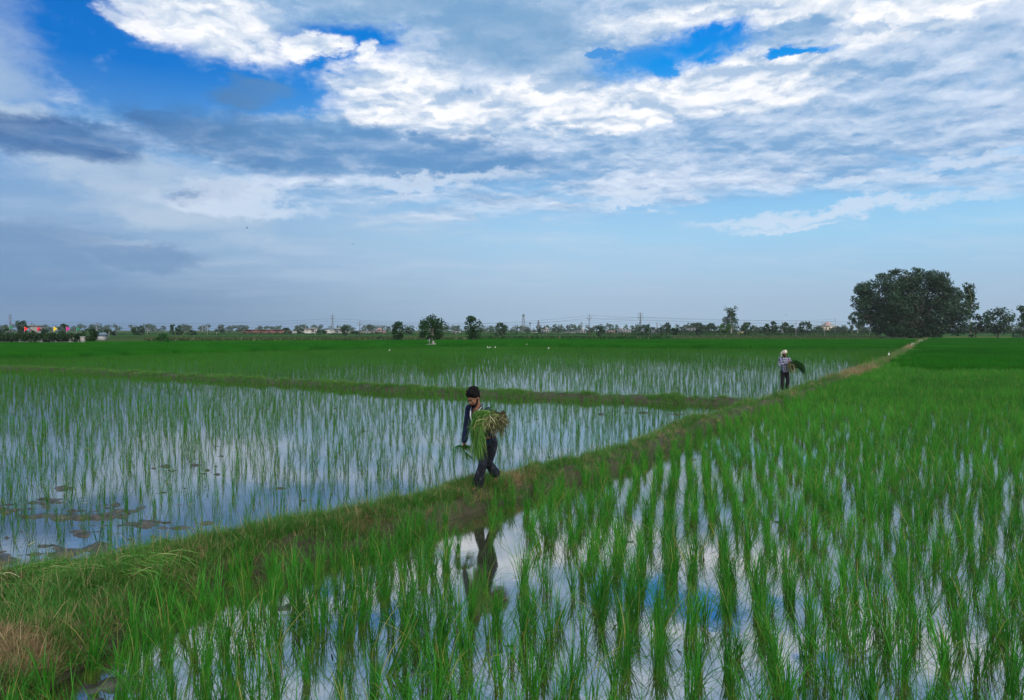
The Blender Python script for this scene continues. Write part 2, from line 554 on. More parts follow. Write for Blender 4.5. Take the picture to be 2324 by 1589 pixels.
M['bushleaf'] = leafmat('bush_leaf', (0.006, 0.045, 0.006, 1), (0.020, 0.115, 0.012, 1), None, trans=0.2, gloss=0.01, rand='island')
M['bark'] = pmat('bark', (0.14, 0.12, 0.10, 1), scale=3, var=0.4, bump=0.5)
M['palebark'] = pmat('pale_bark', (0.30, 0.27, 0.22, 1), scale=3, var=0.35, bump=0.5)
M['root'] = leafmat('straw_root', (0.018, 0.020, 0.007, 1), (0.20, 0.20, 0.08, 1), (0.62, 0.58, 0.38, 1), trans=0.15, rand='island')
M['mud'] = pmat('wet_mud', (0.04, 0.037, 0.028, 1), rough=0.38, var=0.4, scale=9, spec=0.6, bump=0.8, color2=(0.062, 0.060, 0.048, 1))
M['brick'] = pmat('raw_brick', (0.17, 0.075, 0.065, 1), scale=0.6, var=0.3)
M['white_wash'] = pmat('white_wash', (0.46, 0.46, 0.45, 1), scale=0.5, var=0.2)
M['grey_wall'] = pmat('grey_plaster', (0.34, 0.35, 0.37, 1), scale=0.5, var=0.25)
M['cream_wall'] = pmat('cream_plaster', (0.55, 0.47, 0.34, 1), scale=0.5, var=0.2)
M['pink_wall'] = pmat('pink_plaster', (0.34, 0.24, 0.23, 1), scale=0.5, var=0.2)
M['dark_open'] = pmat('dark_opening', (0.02, 0.02, 0.025, 1), rough=0.4, scale=1)
M['concrete'] = pmat('concrete', (0.30, 0.29, 0.28, 1), scale=3, var=0.2)
M['steel'] = pmat('weathered_steel', (0.22, 0.24, 0.27, 1), rough=0.55, metallic=0.3, scale=1)
M['woodpole'] = pmat('rusty_pole', (0.09, 0.055, 0.04, 1), scale=3, var=0.3)
M['insul'] = pmat('insulator', (0.25, 0.2, 0.18, 1), scale=3, var=0.1)
M['wire'] = pmat('wire', (0.06, 0.07, 0.08, 1), scale=1, var=0.1)
M['blue_tin'] = pmat('blue_sheet', (0.12, 0.18, 0.26, 1), scale=1, var=0.2)
M['yellow_wall'] = pmat('yellow_plaster', (0.6, 0.5, 0.22, 1), scale=1, var=0.15)
for nm, c in (('red', (0.75, 0.03, 0.02, 1)), ('crimson', (0.55, 0.02, 0.06, 1)), ('yellow', (0.8, 0.55, 0.02, 1)), ('magenta', (0.55, 0.03, 0.28, 1)), ('green', (0.02, 0.2, 0.10, 1))):
    M['flag_' + nm] = pmat('cloth_' + nm, c, scale=2, var=0.15)


def mat_ground():
    m, T = newmat('field_ground')
    g = T.node('ShaderNodeNewGeometry')
    p = g.outputs['Position']
    n = T.noise(p, scale=0.02, detail=6, rough=0.6)
    n2 = T.noise(p, scale=0.6, detail=5)
    c = T.mix(T.smooth(n, 0.4, 0.6), (0.025, 0.06, 0.018, 1), (0.06, 0.09, 0.035, 1))
    c = T.mix(T.math('MULTIPLY', n2, 0.6), c, (0.03, 0.06, 0.02, 1))
    b = T.node('ShaderNodeBsdfDiffuse'); T.l.new(c, b.inputs[0])
    finish(T, b.outputs[0])
    return m


def mat_field(name, c1, c2, s=0.5):
    m, T = newmat(name)
    g = T.node('ShaderNodeNewGeometry')
    n = T.noise(g.outputs['Position'], scale=s, detail=6, rough=0.65)
    c = T.mix(T.smooth(n, 0.35, 0.65), c1, c2)
    b = T.node('ShaderNodeBsdfDiffuse'); T.l.new(c, b.inputs[0])
    finish(T, b.outputs[0])
    return m


def mat_water():
    m, T = newmat('paddy_water')
    g = T.node('ShaderNodeNewGeometry')
    p = g.outputs['Position']
    n = T.noise(p, scale=1.3, detail=5, rough=0.6)
    n2 = T.noise(p, scale=0.25, detail=3)
    film = T.noise(p, scale=26, detail=4, rough=0.7)
    specks = T.smooth(film, 0.70, 0.74)
    body = T.mix(T.smooth(n2, 0.35, 0.65), (0.030, 0.038, 0.014, 1), (0.048, 0.052, 0.026, 1))
    body = T.mix(T.math('MULTIPLY', specks, 0.5), body, (0.05, 0.05, 0.035, 1))
    bp = T.node('ShaderNodeBsdfPrincipled')
    T.l.new(body, bp.inputs['Base Color'])
    T.l.new(T.math('ADD', 0.055, T.math('MULTIPLY', specks, 0.25)), bp.inputs['Roughness'])
    bp.inputs['IOR'].default_value = 7.0
    bp.inputs['Specular IOR Level'].default_value = 0.5
    bu = T.node('ShaderNodeBump'); bu.inputs['Strength'].default_value = 0.25; bu.inputs['Distance'].default_value = 0.006
    T.l.new(n, bu.inputs['Height']); T.l.new(bu.outputs[0], bp.inputs['Normal'])
    finish(T, bp.outputs[0])
    return m


def mat_bund():
    m, T = newmat('bund_earth')
    g = T.node('ShaderNodeNewGeometry')
    p = g.outputs['Position']
    n = T.noise(p, scale=2.2, detail=7, rough=0.65)
    n2 = T.noise(p, scale=14, detail=5, rough=0.7)
    c = T.mix(T.smooth(n, 0.38, 0.62), (0.028, 0.021, 0.014, 1), (0.036, 0.042, 0.016, 1))
    c = T.mix(T.smooth(n2, 0.5, 0.7, 0, 0.7), c, (0.085, 0.065, 0.045, 1))
    b = T.node('ShaderNodeBsdfPrincipled'); T.l.new(c, b.inputs['Base Color'])
    b.inputs['Roughness'].default_value = 0.8
    bu = T.node('ShaderNodeBump'); bu.inputs['Strength'].default_value = 0.9; bu.inputs['Distance'].default_value = 0.03
    T.l.new(n2, bu.inputs['Height']); T.l.new(bu.outputs[0], b.inputs['Normal'])
    finish(T, b.outputs[0])
    return m


M['ground'] = mat_ground()
M['water'] = mat_water()
M['bund'] = mat_bund()
M['meadow'] = mat_field('meadow', (0.06, 0.10, 0.03, 1), (0.13, 0.15, 0.06, 1), 0.8)
M['farfield'] = mat_field('far_field', (0.02, 0.07, 0.02, 1), (0.04, 0.10, 0.03, 1), 0.5)

# ------------------------------------------------------------------ bunds: centre lines recovered from the photo
L_px = [(-700, 1420), (0, 1287), (250, 1264), (430, 1243), (600, 1218), (760, 1183), (900, 1152), (1000, 1133), (1080, 1112), (1150, 1090), (1300, 1056),
        (1450, 1012), (1600, 948), (1740, 908), (1800, 888), (1850, 868), (1950, 838), (2000, 820), (2060, 787), (2085, 772), (2100, 768)]
R_px = [(-300, 2000), (60, 1600), (230, 1468), (400, 1374), (560, 1304), (700, 1256), (830, 1220), (950, 1180), (1050, 1150), (1130, 1124), (1290, 1078),
        (1430, 1040), (1520, 1002), (1660, 950), (1800, 906), (1870, 882), (1930, 864), (2010, 834), (2045, 812), (2085, 783), (2100, 776), (2106, 771)]


def resample(P, step):
    P = np.asarray(P, float)
    s = np.concatenate([[0], np.cumsum(np.linalg.norm(np.diff(P, axis=0), axis=1))])
    t = np.arange(0, s[-1], step)
    return np.stack([np.interp(t, s, P[:, 0]), np.interp(t, s, P[:, 1])], 1)


BUND_L = np.array([gp(u, v, 0.27) + np.array([-0.10, 0.06]) for u, v in L_px])
BUND_R = np.array([gp(u, v, 0.0) for u, v in R_px])
# smooth pairs of edge points by common arclength fraction through the diagonal direction
BD = np.array([0.55, 0.835]); BN = np.array([BD[1], -BD[0]])


def edge_fn(P):
    t = P @ BD; s = P @ BN
    i = np.argsort(t)
    return t[i], s[i]


tl, sl = edge_fn(BUND_L)
tr_, sr = edge_fn(BUND_R)


def bund_edges(t):
    a = np.interp(t, tl, sl); b = np.interp(t, tr_, sr)
    w = np.maximum(b - a, 0.62)
    c = (a + b) / 2
    return c - w / 2, c + w / 2


def bund_h(s01):
    q = 2 * s01 - 1
    return 1 - np.abs(q) ** np.where(q > 0, 5.0, 3.0)


def build_main_bund():
    t0, t1 = min(tl[0], tr_[0]) + 0.5, 262.0
    ts, t = [], t0
    while t < t1:
        ts.append(t)
        t += max(0.035, 0.004 * max(t, 4))
    ts = np.array(ts)
    ns = 54
    s01 = np.linspace(0, 1, ns)
    a, b = bund_edges(ts)
    wob = (fbm(ts * 0.9, ts * 0 + 3) - 0.5) * 0.22
    S = (a + wob)[:, None] - 0.08 + s01[None, :] * (b - a + 0.16)[:, None]
    Tt = np.repeat(ts[:, None], ns, 1)
    X = Tt * BD[0] + S * BN[0]; Y = Tt * BD[1] + S * BN[1]
    prof = bund_h(s01)[None, :]
    n = fbm(X * 3.1 + 40, Y * 3.1 + 40, 5)
    n2 = fbm(X * 9 + 4, Y * 9 + 70, 3)
    Hh = 0.25 * (0.75 + 0.5 * fbm(ts * 0.5, ts * 0 + 9))[:, None]
    Z = -0.12 + prof ** 0.8 * (Hh + 0.12) + prof * ((n - 0.5) * 0.20 + (n2 - 0.5) * 0.10)
    V = np.stack([X, Y, Z], -1).reshape(-1, 3)
    m = len(ts)
    idx = np.arange(m * ns).reshape(m, ns)
    F = np.stack([idx[:-1, :-1], idx[:-1, 1:], idx[1:, 1:], idx[1:, :-1]], -1).reshape(-1, 4)
    o = link('earth_path', mesh_np('earth_path', V, F, mat=M['bund'], smooth=True))
    tag(o, kind='structure')
    return V.reshape(m, ns, 3)


BV = build_main_bund()


def bund_z(x, y):
    d = (BV[..., 0] - x) ** 2 + (BV[..., 1] - y) ** 2
    i = np.unravel_index(np.argmin(d), d.shape)
    return BV[i][2]


C_px = [(-900, 838), (-300, 835), (0, 843), (150, 848), (500, 867), (700, 878), (860, 890), (1100, 902), (1400, 913), (1640, 921), (1720, 925)]
CC = resample([gp(u, v - 4, 0.0) for u, v in C_px], 0.12)


def build_cross_bund():
    P = CC
    m = len(P)
    tdir = np.gradient(P, axis=0); tdir /= np.linalg.norm(tdir, axis=1)[:, None]
    nrm = np.stack([-tdir[:, 1], tdir[:, 0]], 1)
    ns = 18
    s01 = np.linspace(0, 1, ns)
    L = np.arange(m) * 0.12
    w = 0.95 * (0.85 + 0.3 * fbm(L * 0.8, L * 0 + 5))
    off = (s01[None, :] - 0.5) * w[:, None]
    X = P[:, 0:1] + off * nrm[:, 0:1]; Y = P[:, 1:2] + off * nrm[:, 1:2]
    prof = bund_h(s01)[None, :]
    n = fbm(X * 2.5 + 9, Y * 2.5, 4)
    Z = -0.1 + prof * (0.30 + (n - 0.5) * 0.22)
    V = np.stack([X, Y, Z], -1)
    idx = np.arange(m * ns).reshape(m, ns)
    F = np.stack([idx[:-1, :-1], idx[:-1, 1:], idx[1:, 1:], idx[1:, :-1]], -1).reshape(-1, 4)
    o = link('cross_path', mesh_np('cross_path', V.reshape(-1, 3), F, mat=M['bund'], smooth=True))
    tag(o, kind='structure')
    return V


CV = build_cross_bund()


# ------------------------------------------------------------------ ground, water, fields
def grid_sheet(name, x0, x1, y0, y1, nx, ny, zf, mat, geom=False):
    xs = np.linspace(x0, x1, nx)
    ys = np.linspace(y0, y1, ny) if not geom else np.concatenate([np.linspace(y0, 150, ny // 3), np.geomspace(151, y1, ny - ny // 3)])
    X, Y = np.meshgrid(xs, ys)
    Z = zf(X, Y)
    ny, nx = X.shape
    idx = np.arange(nx * ny).reshape(ny, nx)
    F = np.stack([idx[:-1, :-1], idx[:-1, 1:], idx[1:, 1:], idx[1:, :-1]], -1).reshape(-1, 4)
    o = link(name, mesh_np(name, np.stack([X, Y, Z], -1).reshape(-1, 3), F, mat=mat, smooth=True))
    tag(o, kind='structure')
    return o


def ground_z(X, Y):
    k = np.clip((Y - 126) / 6, 0, 1)
    return -0.2 + 0.24 * k


grid_sheet('ground', -1700, 1700, -40, 1750, 61, 160, ground_z, M['ground'], geom=True)
grid_sheet('water', -170, 190, -18, 131.5, 2, 2, lambda X, Y: X * 0, M['water'])


def mud_z(X, Y):
    # banks of puddled mud in the corner of the left paddy and at the near foot of the path
    n = 0.45 * fbm(X * 1.3 + 31, Y * 2.4 + 2, 4) + 0.55 * fbm(X * 4.2 + 3, Y * 8.0 + 12, 4)
    c = gp(60, 1160)
    r = np.exp(-(((X - c[0]) / 3.0) ** 2 + ((Y - c[1]) / 2.6) ** 2))
    c2 = gp(-60, 1250)
    r2 = np.exp(-(((X - c2[0]) / 1.6) ** 2 + ((Y - c2[1]) / 0.7) ** 2))
    c3 = gp(265, 1545)
    r3 = np.exp(-(((X - c3[0]) / 0.34) ** 2 + ((Y - c3[1]) / 0.5) ** 2))
    c4 = gp(300, 1210)
    r4 = np.exp(-(((X - c4[0]) / 1.5) ** 2 + ((Y - c4[1]) / 0.8) ** 2))
    c5 = gp(1000, 955); r5 = np.exp(-(((X - c5[0]) / 3.5) ** 2 + ((Y - c5[1]) / 0.9) ** 2))
    c6 = gp(1480, 940); r6 = np.exp(-(((X - c6[0]) / 2.0) ** 2 + ((Y - c6[1]) / 0.9) ** 2))
    z = -0.122 + (n - 0.5) * 0.46 + 0.072 * np.clip(r * 1.0 + r2 * 1.2 + r4 * 0.9, 0, 1.1) + 0.12 * r3 + 0.05 * (r5 + r6)
    return np.minimum(z, 0.006 + 0.75 * np.maximum(z, 0) + 0.0) * 1.0


grid_sheet('mud', -9.5, 8.0, 4.0, 24.0, 520, 520, mud_z, M['mud'])
grid_sheet('field', -40, 190, 192, 262, 24, 8, lambda X, Y: 0.06 + X * 0, M['meadow'])
grid_sheet('field', -400, 420, 263, 640, 24, 8, lambda X, Y: 0.10 + X * 0, M['farfield'])


# ------------------------------------------------------------------ blades and tufts
def blades(n, L, W, r0, tilt, bend, seg=4, rng=RNG, lean=(0, 0), droop=0.25, wmin=0.12):
    """n leaf blades as one island each; returns V, F4"""
    ang = rng.random(n) * 2 * math.pi
    rb = r0 * np.sqrt(rng.random(n))
    Ln = L[0] + (L[1] - L[0]) * rng.random(n)
    Wn = W[0] + (W[1] - W[0]) * rng.random(n)
    th = np.radians(tilt[0] + (tilt[1] - tilt[0]) * rng.random(n) ** 1.3)
    bd = np.radians(bend[0] + (bend[1] - bend[0]) * rng.random(n) ** 1.8)
    bd = np.where(rng.random(n) < droop, bd * 2.2, bd)
    bang = rng.random(n) * 2 * math.pi
    dirx, diry = np.cos(ang), np.sin(ang)
    P = np.zeros((n, seg + 1, 3))
    P[:, 0, 0] = np.cos(bang) * rb; P[:, 0, 1] = np.sin(bang) * rb
    side = np.stack([-diry, dirx, np.zeros(n)], 1)
    tw = (rng.random(n) - 0.5) * 1.2
    side = side * np.cos(tw)[:, None] + np.stack([dirx, diry, np.zeros(n)], 1) * np.sin(tw)[:, None]
    cur = th.copy()
    for k in range(seg):
        ds = Ln / seg
        t = (k + 0.5) / seg
        cur = th + bd * t ** 1.6
        P[:, k + 1, 0] = P[:, k, 0] + ds * np.sin(cur) * dirx + ds * lean[0]
        P[:, k + 1, 1] = P[:, k, 1] + ds * np.sin(cur) * diry + ds * lean[1]
        P[:, k + 1, 2] = P[:, k, 2] + ds * np.cos(cur)
    w = np.array([0.75] + [1.0] * (seg - 1) + [wmin])
    if seg >= 3: w[seg - 1] = 0.72
    wid = Wn[:, None] * w[None, :] * 0.5
    A = P - side[:, None, :] * wid[..., None]
    B = P + side[:, None, :] * wid[..., None]
    V = np.stack([A, B], 2).reshape(n, (seg + 1) * 2, 3)
    base = np.arange(n)[:, None] * (seg + 1) * 2
    F = []
    for k in range(seg):
        F.append(np.stack([base[:, 0] + 2 * k, base[:, 0] + 2 * k + 1, base[:, 0] + 2 * k + 3, base[:, 0] + 2 * k + 2], 1))
    return V.reshape(-1, 3), np.concatenate(F)


def join_parts(parts):
    V, F, n = [], [], 0
    for v, f in parts:
        V.append(v); F.append(f + n); n += len(v)
    return np.concatenate(V), np.concatenate(F)


def rice_mesh(i, big=True):
    r = np.random.default_rng(100 + i)
    lean = ((r.random() - 0.5) * 0.22, (r.random() - 0.5) * 0.22)
    k = 0.8 + 0.4 * r.random()
    parts = [blades(int(22 * k), (0.28, 0.54), (0.004, 0.007), 0.036, (1, 20), (5, 62), seg=5, rng=r, lean=lean, droop=0.3),
             blades(int(12 * k), (0.20, 0.40), (0.0045, 0.008), 0.034, (0, 12), (0, 20), seg=4, rng=r, lean=lean, droop=0.1),
             blades(int(6 * k), (0.32, 0.55), (0.0045, 0.007), 0.034, (12, 34), (50, 95), seg=6, rng=r, lean=lean, droop=0.2)]
    V, F = join_parts(parts)
    V[:, 2] -= 0.02
    return mesh_np('rice_plant', V, F, mat=M['rice'])


def seedling_mesh(i):
    r = np.random.default_rng(300 + i)
    lean = ((r.random() - 0.5) * 0.3, (r.random() - 0.5) * 0.3)
    n = 5 + int(6 * r.random())
    V, F = blades(n, (0.20, 0.44), (0.0036, 0.006), 0.02, (1, 20), (0, 45), seg=4, rng=r, lean=lean, droop=0.25)
    V[:, 2] -= 0.02
    return mesh_np('seedling', V, F, mat=M['seedling'])


def patch_mesh(i, size=3.0, h=0.55, nb=3600):
    r = np.random.default_rng(500 + i)
    parts = []
    nt = int(size * size * 15)
    for _ in range(nt):
        c = (r.random(2) - 0.5) * size
        hh = h * (0.85 + 0.3 * r.random())
        v, f = blades(max(6, nb // nt), (hh * 0.75, hh * 1.15), (0.009, 0.016), 0.06, (2, 26), (5, 55), seg=3, rng=r)
        v = v + np.array([c[0], c[1], 0])
        parts.append((v, f))
    V, F = join_parts(parts)
    return mesh_np('rice_patch', V, F, mat=M['ricefar'])


def grass_mesh(i, mat, L=(0.05, 0.15), n=26, W=(0.002, 0.0042), r0=0.06, tilt=(5, 60), bend=(10, 70)):
    r = np.random.default_rng(700 + i)
    V, F = blades(n, L, W, r0, tilt, bend, seg=3, rng=r)
    return mesh_np('grass_tuft', V, F, mat=mat)


def source_collection(name, meshes):
    c = bpy.data.collections.new(name)
    for k, me in enumerate(meshes):
        o = bpy.data.objects.new('%s_source' % name, me)
        c.objects.link(o)
    return c


def scatter(name, pts, rotz, scl, idx, coll, label, cat, tiltv=None):
    """ONE stuff object: instances of a few plants on the given points"""
    me = bpy.data.meshes.new(name)
    n = len(pts)
    me.vertices.add(n)
    me.vertices.foreach_set('co', np.asarray(pts, np.float32).ravel())
    rot = np.zeros((n, 3), np.float32); rot[:, 2] = rotz
    if tiltv is not None: rot[:, :2] = tiltv
    a = me.attributes.new('rot', 'FLOAT_VECTOR', 'POINT'); a.data.foreach_set('vector', rot.ravel())
    a = me.attributes.new('scl', 'FLOAT', 'POINT'); a.data.foreach_set('value', np.asarray(scl, np.float32))
    a = me.attributes.new('idx', 'INT', 'POINT'); a.data.foreach_set('value', np.asarray(idx, np.int32))
    ng = bpy.data.node_groups.new(name + '_nodes', 'GeometryNodeTree')
    ng.interface.new_socket('Geometry', in_out='INPUT', socket_type='NodeSocketGeometry')
    ng.interface.new_socket('Geometry', in_out='OUTPUT', socket_type='NodeSocketGeometry')
    N = ng.nodes; Lk = ng.links
    gi = N.new('NodeGroupInput'); go = N.new('NodeGroupOutput')
    m2p = N.new('GeometryNodeMeshToPoints')
    iop = N.new('GeometryNodeInstanceOnPoints')
    ci = N.new('GeometryNodeCollectionInfo')
    ci.inputs['Collection'].default_value = coll
    ci.inputs['Separate Children'].default_value = True
    ci.inputs['Reset Children'].default_value = True
    iop.inputs['Pick Instance'].default_value = True
    def attr(nm, typ):
        q = N.new('GeometryNodeInputNamedAttribute'); q.data_type = typ; q.inputs['Name'].default_value = nm
        return next(s for s in q.outputs if s.enabled and s.name == 'Attribute')
    Lk.new(gi.outputs[0], m2p.inputs['Mesh'])
    Lk.new(m2p.outputs[0], iop.inputs['Points'])
    Lk.new(ci.outputs[0], iop.inputs['Instance'])
    Lk.new(attr('idx', 'INT'), iop.inputs['Instance Index'])
    e2r = N.new('FunctionNodeEulerToRotation')
    Lk.new(attr('rot', 'FLOAT_VECTOR'), e2r.inputs[0])
    Lk.new(e2r.outputs[0], iop.inputs['Rotation'])
    Lk.new(attr('scl', 'FLOAT'), iop.inputs['Scale'])
    Lk.new(iop.outputs[0], go.inputs[0])
    o = link(name, me)
    md = o.modifiers.new('scatter', 'NODES'); md.node_group = ng
    tag(o, label, cat, kind='stuff')
    return o


# ------------------------------------------------------------------ where the rice stands
def on_bund(x, y, pad=0.02):
    t = x * BD[0] + y * BD[1]; s = x * BN[0] + y * BN[1]
    a, b = bund_edges(t)
    return (s > a - pad) & (s < b + pad)


def right_of_bund(x, y):
    t = x * BD[0] + y * BD[1]; s = x * BN[0] + y * BN[1]
    a, b = bund_edges(t)
    return s >= b


Cx = CC[:, 0]; Cy = CC[:, 1]


def cross_y(x):
    i = np.argsort(Cx)
    return np.interp(x, Cx[i], Cy[i])


E_px = [(-1500, 822), (0, 817), (200, 814), (500, 803), (700, 797), (900, 791.5), (1150, 788), (1400, 792), (1700, 794), (2060, 794), (2200, 794)]
EP = np.array([gp(u, v) for u, v in E_px]); EP = EP[np.argsort(EP[:, 0])]


def edge_y(x):
    return np.interp(x, EP[:, 0], EP[:, 1])


FE = [(-1500, 775), (0, 774.5), (350, 774), (600, 772.5), (800, 772), (1100, 769), (1500, 769), (2000, 769), (2120, 767)]
FEP = np.array([[xat(u, FPX * 2.2 / (v - HOR)), FPX * 2.2 / (v - HOR)] for u, v in FE])


def far_y(x):
    return np.interp(x, FEP[:, 0], FEP[:, 1])


def in_view(x, y, m=0.16):
    return (y > 3.0) & (np.abs(x) < (0.75 + m) * y + 1.2)


def planted(x0, x1, y0, y1, dx, dy, jit, ang, wv=0.35):
    """transplanted rows, a little uneven"""
    nx, ny = int((x1 - x0) / dx), int((y1 - y0) / dy)
    X, Y = np.meshgrid(np.arange(nx) * dx, np.arange(ny) * dy)
    X = X + (RNG.random(X.shape) - 0.5) * jit * dx * 2
    Y = Y + (RNG.random(X.shape) - 0.5) * jit * dy * 3
    wob = (fbm(Y * 0.3 + 3, X * 0.25, 3) - 0.5) * wv
    X = X + wob + x0; Y = Y + y0
    X, Y = X.ravel(), Y.ravel()
    co, si = math.cos(ang), math.sin(ang)
    cx, cy = (x0 + x1) / 2, (y0 + y1) / 2
    Xr = cx + (X - cx) * co - (Y - cy) * si; Yr = cy + (X - cx) * si + (Y - cy) * co
    return Xr, Yr


# --- right paddy: older, taller rice
RX, RY = planted(-25, 80, -12, 90, 0.30, 0.215, 0.27, math.radians(-13), 0.55)
k = in_view(RX, RY) & right_of_bund(RX, RY) & ~on_bund(RX, RY, 0.03) & (RNG.random(len(RX)) < np.clip(0.84 + (RY - 18) * 0.01, 0.84, 0.95))
RX, RY = RX[k], RY[k]
# a bare pool beside the path, where the worker is mirrored
c = gp(1260, 1290); pool = ((RX - c[0]) / 0.36) ** 2 + ((RY - c[1]) / 0.55) ** 2 < 1
c = gp(1100, 1250); pool |= (np.abs(RX / RY - c[0] / c[1]) < 0.048) & (np.abs(RY - c[1]) < 1.8) & (RNG.random(len(RX)) < 0.86)
RX, RY = RX[~pool], RY[~pool]
# --- left paddy: young seedlings
LX, LY = planted(-75, 30, 2, 62, 0.255, 0.245, 0.34, math.radians(5))
nl = fbm(LX * 0.35, LY * 0.18, 3)
dens = np.clip(0.70 + (nl - 0.5) * 0.7 + np.clip((LY - 14) / 60, -0.1, 0.1) + np.clip((-LX - LY * 0.45) / 60, 0, 0.2), 0.15, 0.97)
k = in_view(LX, LY) & ~right_of_bund(LX, LY) & ~on_bund(LX, LY, 0.05) & (LY < cross_y(LX) - 0.55) & (RNG.random(len(LX)) < dens)
LX, LY = LX[k], LY[k]
# --- middle paddy beyond the cross path
MX, MY = planted(-125, 75, 22, 128, 0.26, 0.25, 0.34, math.radians(3))
k = in_view(MX, MY, 0.12) & ~right_of_bund(MX, MY) & ~on_bund(MX, MY, 0.1) & (MY > cross_y(MX) + 0.6) & (MY < edge_y(MX) + 0.3)
nl = fbm(MX * 0.2, MY * 0.1, 3)
dm = np.clip(0.55 + np.clip((MY - 45) / 60, 0, 0.3) + (nl - 0.5) * 0.7 + np.clip(-MX / 40, -0.1, 0.45), 0.2, 1.0)
k &= RNG.random(len(MX)) < dm
MX, MY = MX[k], MY[k]

# the 300 plants that show largest stand as things of their own
def px_size(x, y, h):
    return h / np.hypot(x, y)


def visible(x, y, z=0.4):
    u = UC + FPX * x / y
    v = HOR + FPX * (CAMZ - z) / y
    return (u > -60) & (u < 2384) & (v < 1640) & (y > 2)


rice_meshes = [rice_mesh(i) for i in range(14)]
seed_meshes = [seedling_mesh(i) for i in range(12)]
dR = np.hypot(RX, RY)
sR = (0.80 + 0.34 * RNG.random(len(RX))) * np.interp(dR, [5, 9, 16, 40], [1.14, 1.0, 0.88, 0.95]) * np.where(RNG.random(len(RX)) < 0.08, 0.6, 1.0)
vis = visible(RX, RY)
order = np.argsort(np.where(vis, dR / sR, 1e9))
solo = order[:300]
mask = np.ones(len(RX), bool); mask[solo] = False
rice_label = 'tuft of green rice leaves standing in the near flooded field right of the grassy path'
for j, i in enumerate(solo):
    o = link('rice_plant', rice_meshes[int(RNG.integers(14))], loc=(RX[i], RY[i], -0.01), rotz=RNG.random() * 6.28)
    s = float(sR[i]); o.scale = (s, s, s * (0.92 + 0.2 * RNG.random()))
    if RNG.random() < 0.10:
        o.rotation_euler.x = (RNG.random() - 0.5) * 0.9
    tag(o, rice_label, 'rice plant', 'rice plants in the near flooded field')

src_rice = source_collection('rice', rice_meshes[:10])
src_seed = source_collection('seedlings', seed_meshes)
n = mask.sum()
scatter('rice_field', np.stack([RX[mask], RY[mask], np.full(n, -0.01)], 1), RNG.random(n) * 6.28, sR[mask], RNG.integers(0, 10, n), src_rice,
        'dense green rice filling the flooded field right of the grassy path', 'rice')
n = len(LX)
lsc = (0.75 + 0.5 * RNG.random(n))
pt = np.stack([LX, LY, np.full(n, -0.01)], 1)
scatter('rice_seedlings', pt, RNG.random(n) * 6.28, lsc, RNG.integers(0, 12, n), src_seed,
        'thin young rice seedlings in the shining flooded paddy left of the path', 'rice seedlings')
n = len(MX)
scatter('rice_seedlings', np.stack([MX, MY, np.full(n, -0.01)], 1), RNG.random(n) * 6.28, 0.85 + 0.5 * RNG.random(n), RNG.integers(0, 12, n), src_seed,
        'young rice seedlings in the flooded paddy beyond the straight cross path', 'rice seedlings')

# --- dense far rice
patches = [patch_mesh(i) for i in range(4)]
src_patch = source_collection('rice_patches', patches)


def tiles(x0, x1, y0, y1, s):
    X, Y = np.meshgrid(np.arange(x0, x1, s), np.arange(y0, y1, s))
    X, Y = X.ravel(), Y.ravel()
    return X + (RNG.random(len(X)) - 0.5) * 0.3, Y + (RNG.random(len(X)) - 0.5) * 0.3


X, Y = tiles(-150, 150, 55, 165, 2.6)
k = (np.abs(X) < 0.92 * Y) & ~right_of_bund(X, Y) & ~on_bund(X, Y, 1.6) & (Y > edge_y(X) + 1.2) & (Y < far_y(X))
X, Y = X[k], Y[k]; n = len(X)
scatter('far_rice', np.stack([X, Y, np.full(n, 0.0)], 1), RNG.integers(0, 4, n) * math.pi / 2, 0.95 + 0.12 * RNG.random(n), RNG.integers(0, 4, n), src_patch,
        'smooth dense green rice of the far paddies reaching to the distant trees', 'rice')
X, Y = tiles(20, 190, 44, 186, 2.6)
k = (X < 0.95 * Y) & right_of_bund(X, Y) & ~on_bund(X, Y, 1.6)
X, Y = X[k], Y[k]; n = len(X)
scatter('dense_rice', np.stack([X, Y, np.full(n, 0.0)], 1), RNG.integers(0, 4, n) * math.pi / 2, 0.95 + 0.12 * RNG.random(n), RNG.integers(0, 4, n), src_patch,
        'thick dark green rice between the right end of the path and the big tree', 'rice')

# ------------------------------------------------------------------ grass on the paths
def grass_on(V, dens_fn, ntry):
    m, ns = V.shape[:2]
    cell = np.linalg.norm(np.cross(V[1:, :-1] - V[:-1, :-1], V[:-1, 1:] - V[:-1, :-1]), axis=-1)
    c = (V[1:, 1:] + V[:-1, :-1]) / 2
    w = cell * dens_fn(c)
    p = (w / w.sum()).ravel()
    i = RNG.choice(len(p), size=ntry, p=p)
    a, b = RNG.random(ntry)[:, None], RNG.random(ntry)[:, None]
    r, q = np.unravel_index(i, w.shape)
    A = V[r, q]; B = V[r + 1, q]; D = V[r, q + 1]
    return A + (B - A) * a + (D - A) * b


def mview(c):
    x, y = c[..., 0], c[..., 1]
    return ((y > 2.4) & (np.abs(x) < 0.95 * y + 1.5)).astype(float)


def dist(c):
    return np.maximum(np.hypot(c[..., 0], c[..., 1]), 4)


def blobw(c, u, v, rx, ry, z=0.2):
    g = gp(u, v, z)
    return np.exp(-(((c[..., 0] - g[0]) / rx) ** 2 + ((c[..., 1] - g[1]) / ry) ** 2))


